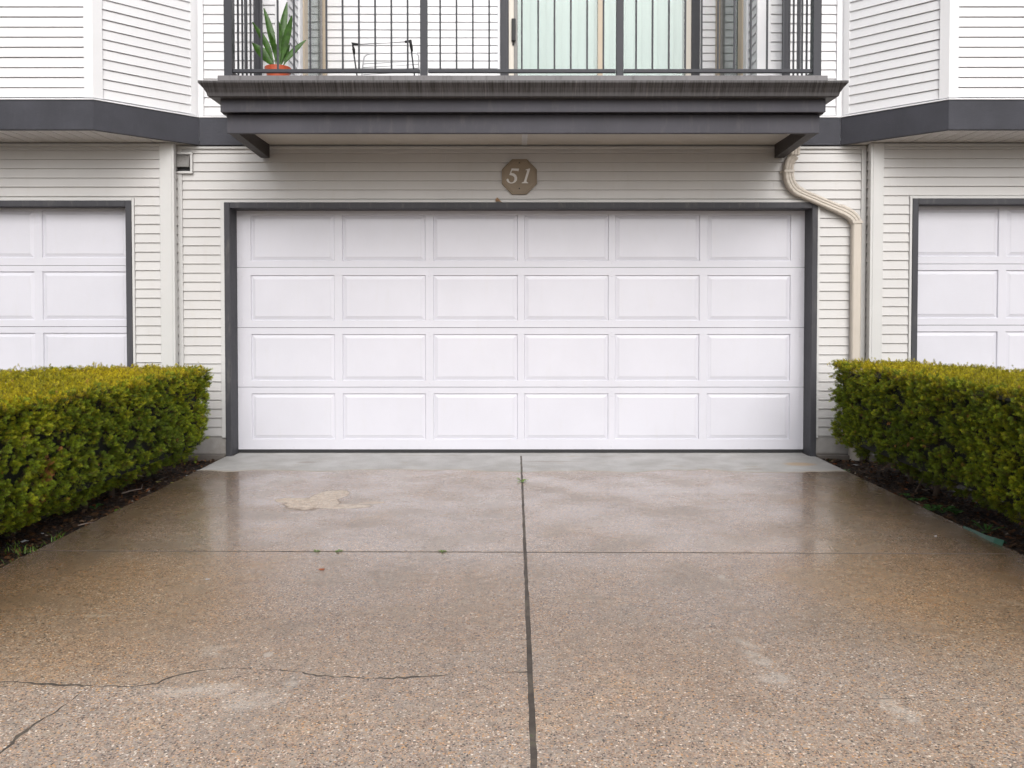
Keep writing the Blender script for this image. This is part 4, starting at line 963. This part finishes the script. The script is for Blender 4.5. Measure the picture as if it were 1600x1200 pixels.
# ==================================================================  SMALL THINGS ON THE GROUND
# leaf litter and bark bits in both beds
def litter(name, x0, x1, y0, y1, cnt, seed, label):
    r = np.random.default_rng(seed); V = []; Fc = []; Cc = []
    pal = np.array([(.05, .028, .016), (.09, .045, .022), (.14, .07, .03), (.03, .02, .014), (.20, .13, .08), (.22, .08, .03), (.36, .30, .24)]); pw = [.28, .24, .15, .18, .08, .05, .02]
    for i in range(cnt):
        x = r.uniform(x0, x1); y = r.uniform(y0, y1); z = soil_h(x, y)+r.uniform(.003, .014); L = r.uniform(.005, .02); W = L*r.uniform(.25, .8)
        a = r.uniform(0, 6.28); u = np.array([math.cos(a), math.sin(a), r.normal(0, .35)]); v = np.array([-math.sin(a), math.cos(a), r.normal(0, .35)])
        c = np.array([x, y, z]); k = len(V); V += [c-u*L, c-v*W, c+u*L, c+v*W]; Fc.append([k, k+1, k+2, k+3]); cc = pal[r.choice(7, p=pw)]*r.uniform(.6, 1.3); Cc += [cc]*4
    V = np.array(V); V -= np.array([(x0+x1)/2, (y0+y1)/2, 0])
    o = inst(name, quads_mesh(name, V, np.array(Fc), np.array(Cc), M['litter']), ((x0+x1)/2, (y0+y1)/2, 0)); tag(o, label, 'leaf litter', None, 'stuff')
litter('leaf_litter', -2.95, LX-.006, -4.6, -.04, 5200, 5, 'brown leaf litter and bark bits on the soil under the left hedge')
litter('leaf_litter', RX+.006, 3.0, -4.6, -.04, 5200, 6, 'brown leaf litter and bark bits on the soil under the right hedge')

def gp(px, py, z=-.03): x, y = G(px, py, z); return Vector((x, y, z))
def twig(pts, r0, label, mat='twig_pale'):
    P = [gp(*p)+Vector((0, 0, .012)) for p in pts]; n = len(P); c = sum(P, Vector())/n
    o = obj('fallen_twig', tube(B(), P, [r0*(1-.5*i/n) for i in range(n)], 6), M[mat], smooth=True); tag(o, label, 'twig', 'fallen twigs under the hedges')
twig([(188, 775), (200, 771), (210, 769), (218, 768), (220, 761)], .006, 'pale bent twig lying on the soil beside the left driveway edge')
twig([(266, 723), (274, 720), (280, 717)], .005, 'short dark twig lying under the far end of the left hedge', 'twig')
twig([(240, 757), (252, 751), (262, 747)], .004, 'thin reddish twig on soil midway along the left hedge', 'twig')
twig([(118, 826), (130, 823), (146, 821)], .004, 'thin pale twig close to the left driveway edge near the grass tuft')
def scrap(name, px, py, size, mat, label, cat, z=-.022, squash=.55):
    c = gp(px, py, z); bm = B(); n = 7; random.seed(int(px*7+py)); ctr = bm.verts.new(c+Vector((0, 0, size*.25)))
    ring = [bm.verts.new(c+Vector((math.cos(6.283*k/n)*size*random.uniform(.6, 1.2), math.sin(6.283*k/n)*size*squash*random.uniform(.6, 1.2), random.uniform(0, size*.35)))) for k in range(n)]
    for k in range(n): bm.faces.new((ctr, ring[k], ring[(k+1) % n]))
    o = obj(name, bm, M[mat]); s_ = o.modifiers.new('t', 'SOLIDIFY'); s_.thickness = .0012; tag(o, label, cat); return o
scrap('paper_scrap', 34, 849, .030, 'paper', 'crumpled white paper scrap on the soil near the left edge', 'litter')
scrap('paper_scrap', 62, 836, .008, 'paper', 'tiny white chip on the dark soil under the left hedge', 'litter')
scrap('pebble', 307, 736, .013, 'paper', 'small pale pebble on the soil by the left driveway edge near the wall', 'pebble')
scrap('pebble', 290, 744, .009, 'paper', 'smaller pale pebble just nearer than the other by the left driveway edge', 'pebble')
scrap('dead_leaf', 245, 755, .024, 'yellow_leaf', 'pale yellow leaf on the soil midway along the left hedge', 'leaf')
scrap('dead_leaf', 268, 756, .022, 'yellow_leaf', 'flat yellowish leaf touching the left driveway edge', 'leaf')
scrap('dead_leaf', 1307, 726, .022, 'red_leaf', 'rust red leaf on soil at the far end of the right hedge', 'leaf')
scrap('dead_leaf', 1340, 728, .028, 'paper', 'pale grey leaf lying under the far end of the right hedge', 'leaf')
scrap('dead_leaf', 1382, 735, .015, 'tan_leaf', 'tan leaf under the right hedge close to the soil', 'leaf', .02)
scrap('dead_leaf', 501, 893, .017, 'red_leaf', 'small red brown leaf lying on the wet driveway', 'leaf', .002, .4)
scrap('dead_leaf', 321, 908, .010, 'paper', 'tiny white petal lying on the left part of the driveway', 'leaf', .002)
scrap('dead_leaf', 1466, 840, .010, 'paper', 'tiny pale petal lying on the right part of the driveway', 'leaf', .002)
# dry leaf caught above the door frame
c = Vector((WX(778, 6.96), -.036, WZ(313.5, 6.96))); bm = B()
v = [bm.verts.new(c+Vector(p)) for p in ((-.022, 0, .006), (-.006, -.006, .024), (.012, -.003, .008), (.034, 0, -.018), (.008, -.004, -.008), (-.018, 0, -.012))]; ce = bm.verts.new(c+Vector((0, -.014, .003)))
for k in range(6): bm.faces.new((ce, v[k], v[(k+1) % 6]))
tag(obj('dead_leaf', bm, M['tan_leaf']), 'dry tan leaf stuck above the garage door frame, below the plaque', 'leaf')
# green plastic strip by the right driveway edge
P = [gp(1506, 830, -.01), gp(1520, 836, -.008), gp(1540, 846, -.005), gp(1552, 851, -.003), gp(1566, 856, -.002)]
bm = B(); rows_ = []
for i, p in enumerate(P):
    w_ = (.010, .014, .022, .034, .040)[i]; rows_.append([bm.verts.new(p+Vector((.012, 0, 0))), bm.verts.new(p+Vector((.012+w_*.5, .01, .020+w_*.2))), bm.verts.new(p+Vector((.012+w_, .02, .012)))])
for a, b in zip(rows_, rows_[1:]):
    for k in (0, 1): bm.faces.new((a[k], a[k+1], b[k+1], b[k]))
o = obj('plastic_strip', bm, M['green_plastic']); s_ = o.modifiers.new('t', 'SOLIDIFY'); s_.thickness = .003
tag(o, 'torn green plastic edging strip beside the right driveway edge', 'plastic strip')

def rosette(name, p, n, L, W, mat, label, cat, group=None, lift=.5, lobed=False, seed=0):
    random.seed(seed); t = thing(name, p, label, cat, group)
    for k in range(n):
        a = 6.283*k/n+random.uniform(-.4, .4); l_ = L*random.uniform(.65, 1.15); up_ = lift*random.uniform(.5, 1.2)
        d = Vector((math.cos(a), math.sin(a), up_)).normalized(); b = Vector(p)+d*l_*.25; sd_ = d.cross(Vector((0, 0, 1))).normalized(); w_ = W*random.uniform(.8, 1.2)
        bm = B(); prof = [(0, .02), (.2, .5), (.4, 1), (.65, .9), (.85, .5), (1, .02)]
        if lobed: prof = [(0, .05), (.15, .6), (.28, .35), (.42, 1), (.55, .5), (.7, .9), (.82, .4), (1, .03)]
        prev = None
        for tt_, ww in prof:
            c = b+d*l_*tt_-Vector((0, 0, tt_**2*l_*.35)); row = [bm.verts.new(c-sd_*ww*w_/2+Vector((0, 0, ww*w_*.12))), bm.verts.new(c), bm.verts.new(c+sd_*ww*w_/2+Vector((0, 0, ww*w_*.12)))]
            if prev:
                for q_ in (0, 1): bm.faces.new((prev[q_], prev[q_+1], row[q_+1], row[q_]))
            prev = row
        tube(bm, [Vector(p), b], .0012, 4)
        obj('leaf', bm, M[mat], t)
    return t
WG = 'small weeds growing on soil and in joints'
j1 = Vector((CJ, G(815, 754)[1], -.004)); rosette('joint_weed', j1, 9, .050, .022, 'weed_bright', 'small bright green weed growing in the centre driveway joint', 'weed', WG, .8, True, 1)
j2 = Vector((CJ, G(815, 737)[1], -.004)); rosette('joint_weed', j2, 4, .035, .007, 'weed_bright', 'thin green sprout in the joint just behind the bright weed', 'weed', WG, .5, False, 2)
j3 = Vector((CJ+.002, G(824, 1013)[1], -.008)); rosette('joint_weed', j3, 7, .012, .008, 'weed_bright', 'tiny moss tuft in the near part of the centre joint', 'weed', WG, .4, False, 3)
for px, sd_ in ((493, 4), (527, 5), (690, 6)):
    lab = {493: 'small green tuft in the cross joint left of its neighbour tuft', 527: 'small green tuft in the cross joint right of its neighbour tuft', 690: 'faint green tuft in the cross joint nearest the centre joint'}[px]
    x = WX(px, 4.17); rosette('joint_weed', Vector((x, jy(x), -.002)), 11, .022, .009, 'weed_bright', lab, 'weed', WG, .6, False, sd_)
for px, py, n, L, W, lab, sd_ in ((1438, 787, 5, .06, .045, 'round leaved weed under the middle of the right hedge', 11), (1462, 800, 6, .07, .045, 'pale leafed weed at the right driveway edge', 12), (1476, 803, 7, .085, .045, 'largest leafy weed at the right driveway edge', 13),
                             (1497, 806, 5, .05, .04, 'small leafy weed in shade right of the largest weed', 14), (1419, 777, 4, .045, .03, 'faint small weed farthest along the right hedge soil', 15), (1298, 722, 6, .04, .018, 'small weed at the far right driveway corner by the foundation', 16), (1324, 739, 5, .04, .02, 'small green weed poking over the right driveway edge', 17)):
    rosette('weed', gp(px, py), n, L, W, 'weed', lab, 'weed', WG, .9, False, sd_)
rosette('fern', gp(1546, 835), 9, .10, .022, 'weed', 'small feathery fern under the near part of the right hedge', 'fern', None, .9, True, 18)
rosette('weed', gp(182, 800), 4, .035, .025, 'weed_bright', 'small bright weed against the left driveway edge', 'weed', WG, .6, False, 19)
rosette('weed', gp(145, 797), 4, .055, .03, 'weed', 'single dark green weed below the left hedge foliage', 'weed', WG, .8, True, 20)
def tuft(px, py, n, L, label, seed, spread=.03):
    random.seed(seed); p = gp(px, py); bm = B()
    for k in range(n):
        a = random.uniform(0, 6.283); b = p+Vector((random.gauss(0, spread), random.gauss(0, spread), 0)); l_ = L*random.uniform(.5, 1.2)
        d = Vector((math.cos(a)*.6, math.sin(a)*.6, 1)).normalized(); sd_ = Vector((-math.sin(a), math.cos(a), 0))*.0022
        m_ = b+d*l_*.6; e = b+d*l_+Vector((math.cos(a), math.sin(a), -.4))*l_*.25
        v = [bm.verts.new(q_) for q_ in (b-sd_, b+sd_, m_+sd_*.8, m_-sd_*.8, e)]; bm.faces.new(v[:4]); bm.faces.new((v[3], v[2], v[4]))
    tag(obj('grass_tuft', bm, M['weed_bright']), label, 'grass', 'grass tufts along the left driveway edge', 'stuff')
tuft(85, 846, 26, .05, 'grass tuft against the left driveway edge, farther of the group', 31, .02)
tuft(28, 866, 40, .045, 'grass tuft near the left edge between paper scrap and driveway', 32, .05)
tuft(18, 885, 30, .035, 'low grass tuft nearest the camera at the left driveway edge', 33, .03)
tuft(10, 858, 18, .035, 'sparse grass tuft at the far left edge of the photo', 34, .03)
for k, (px, py) in enumerate(((1586, 824), (1594, 830))):
    pass
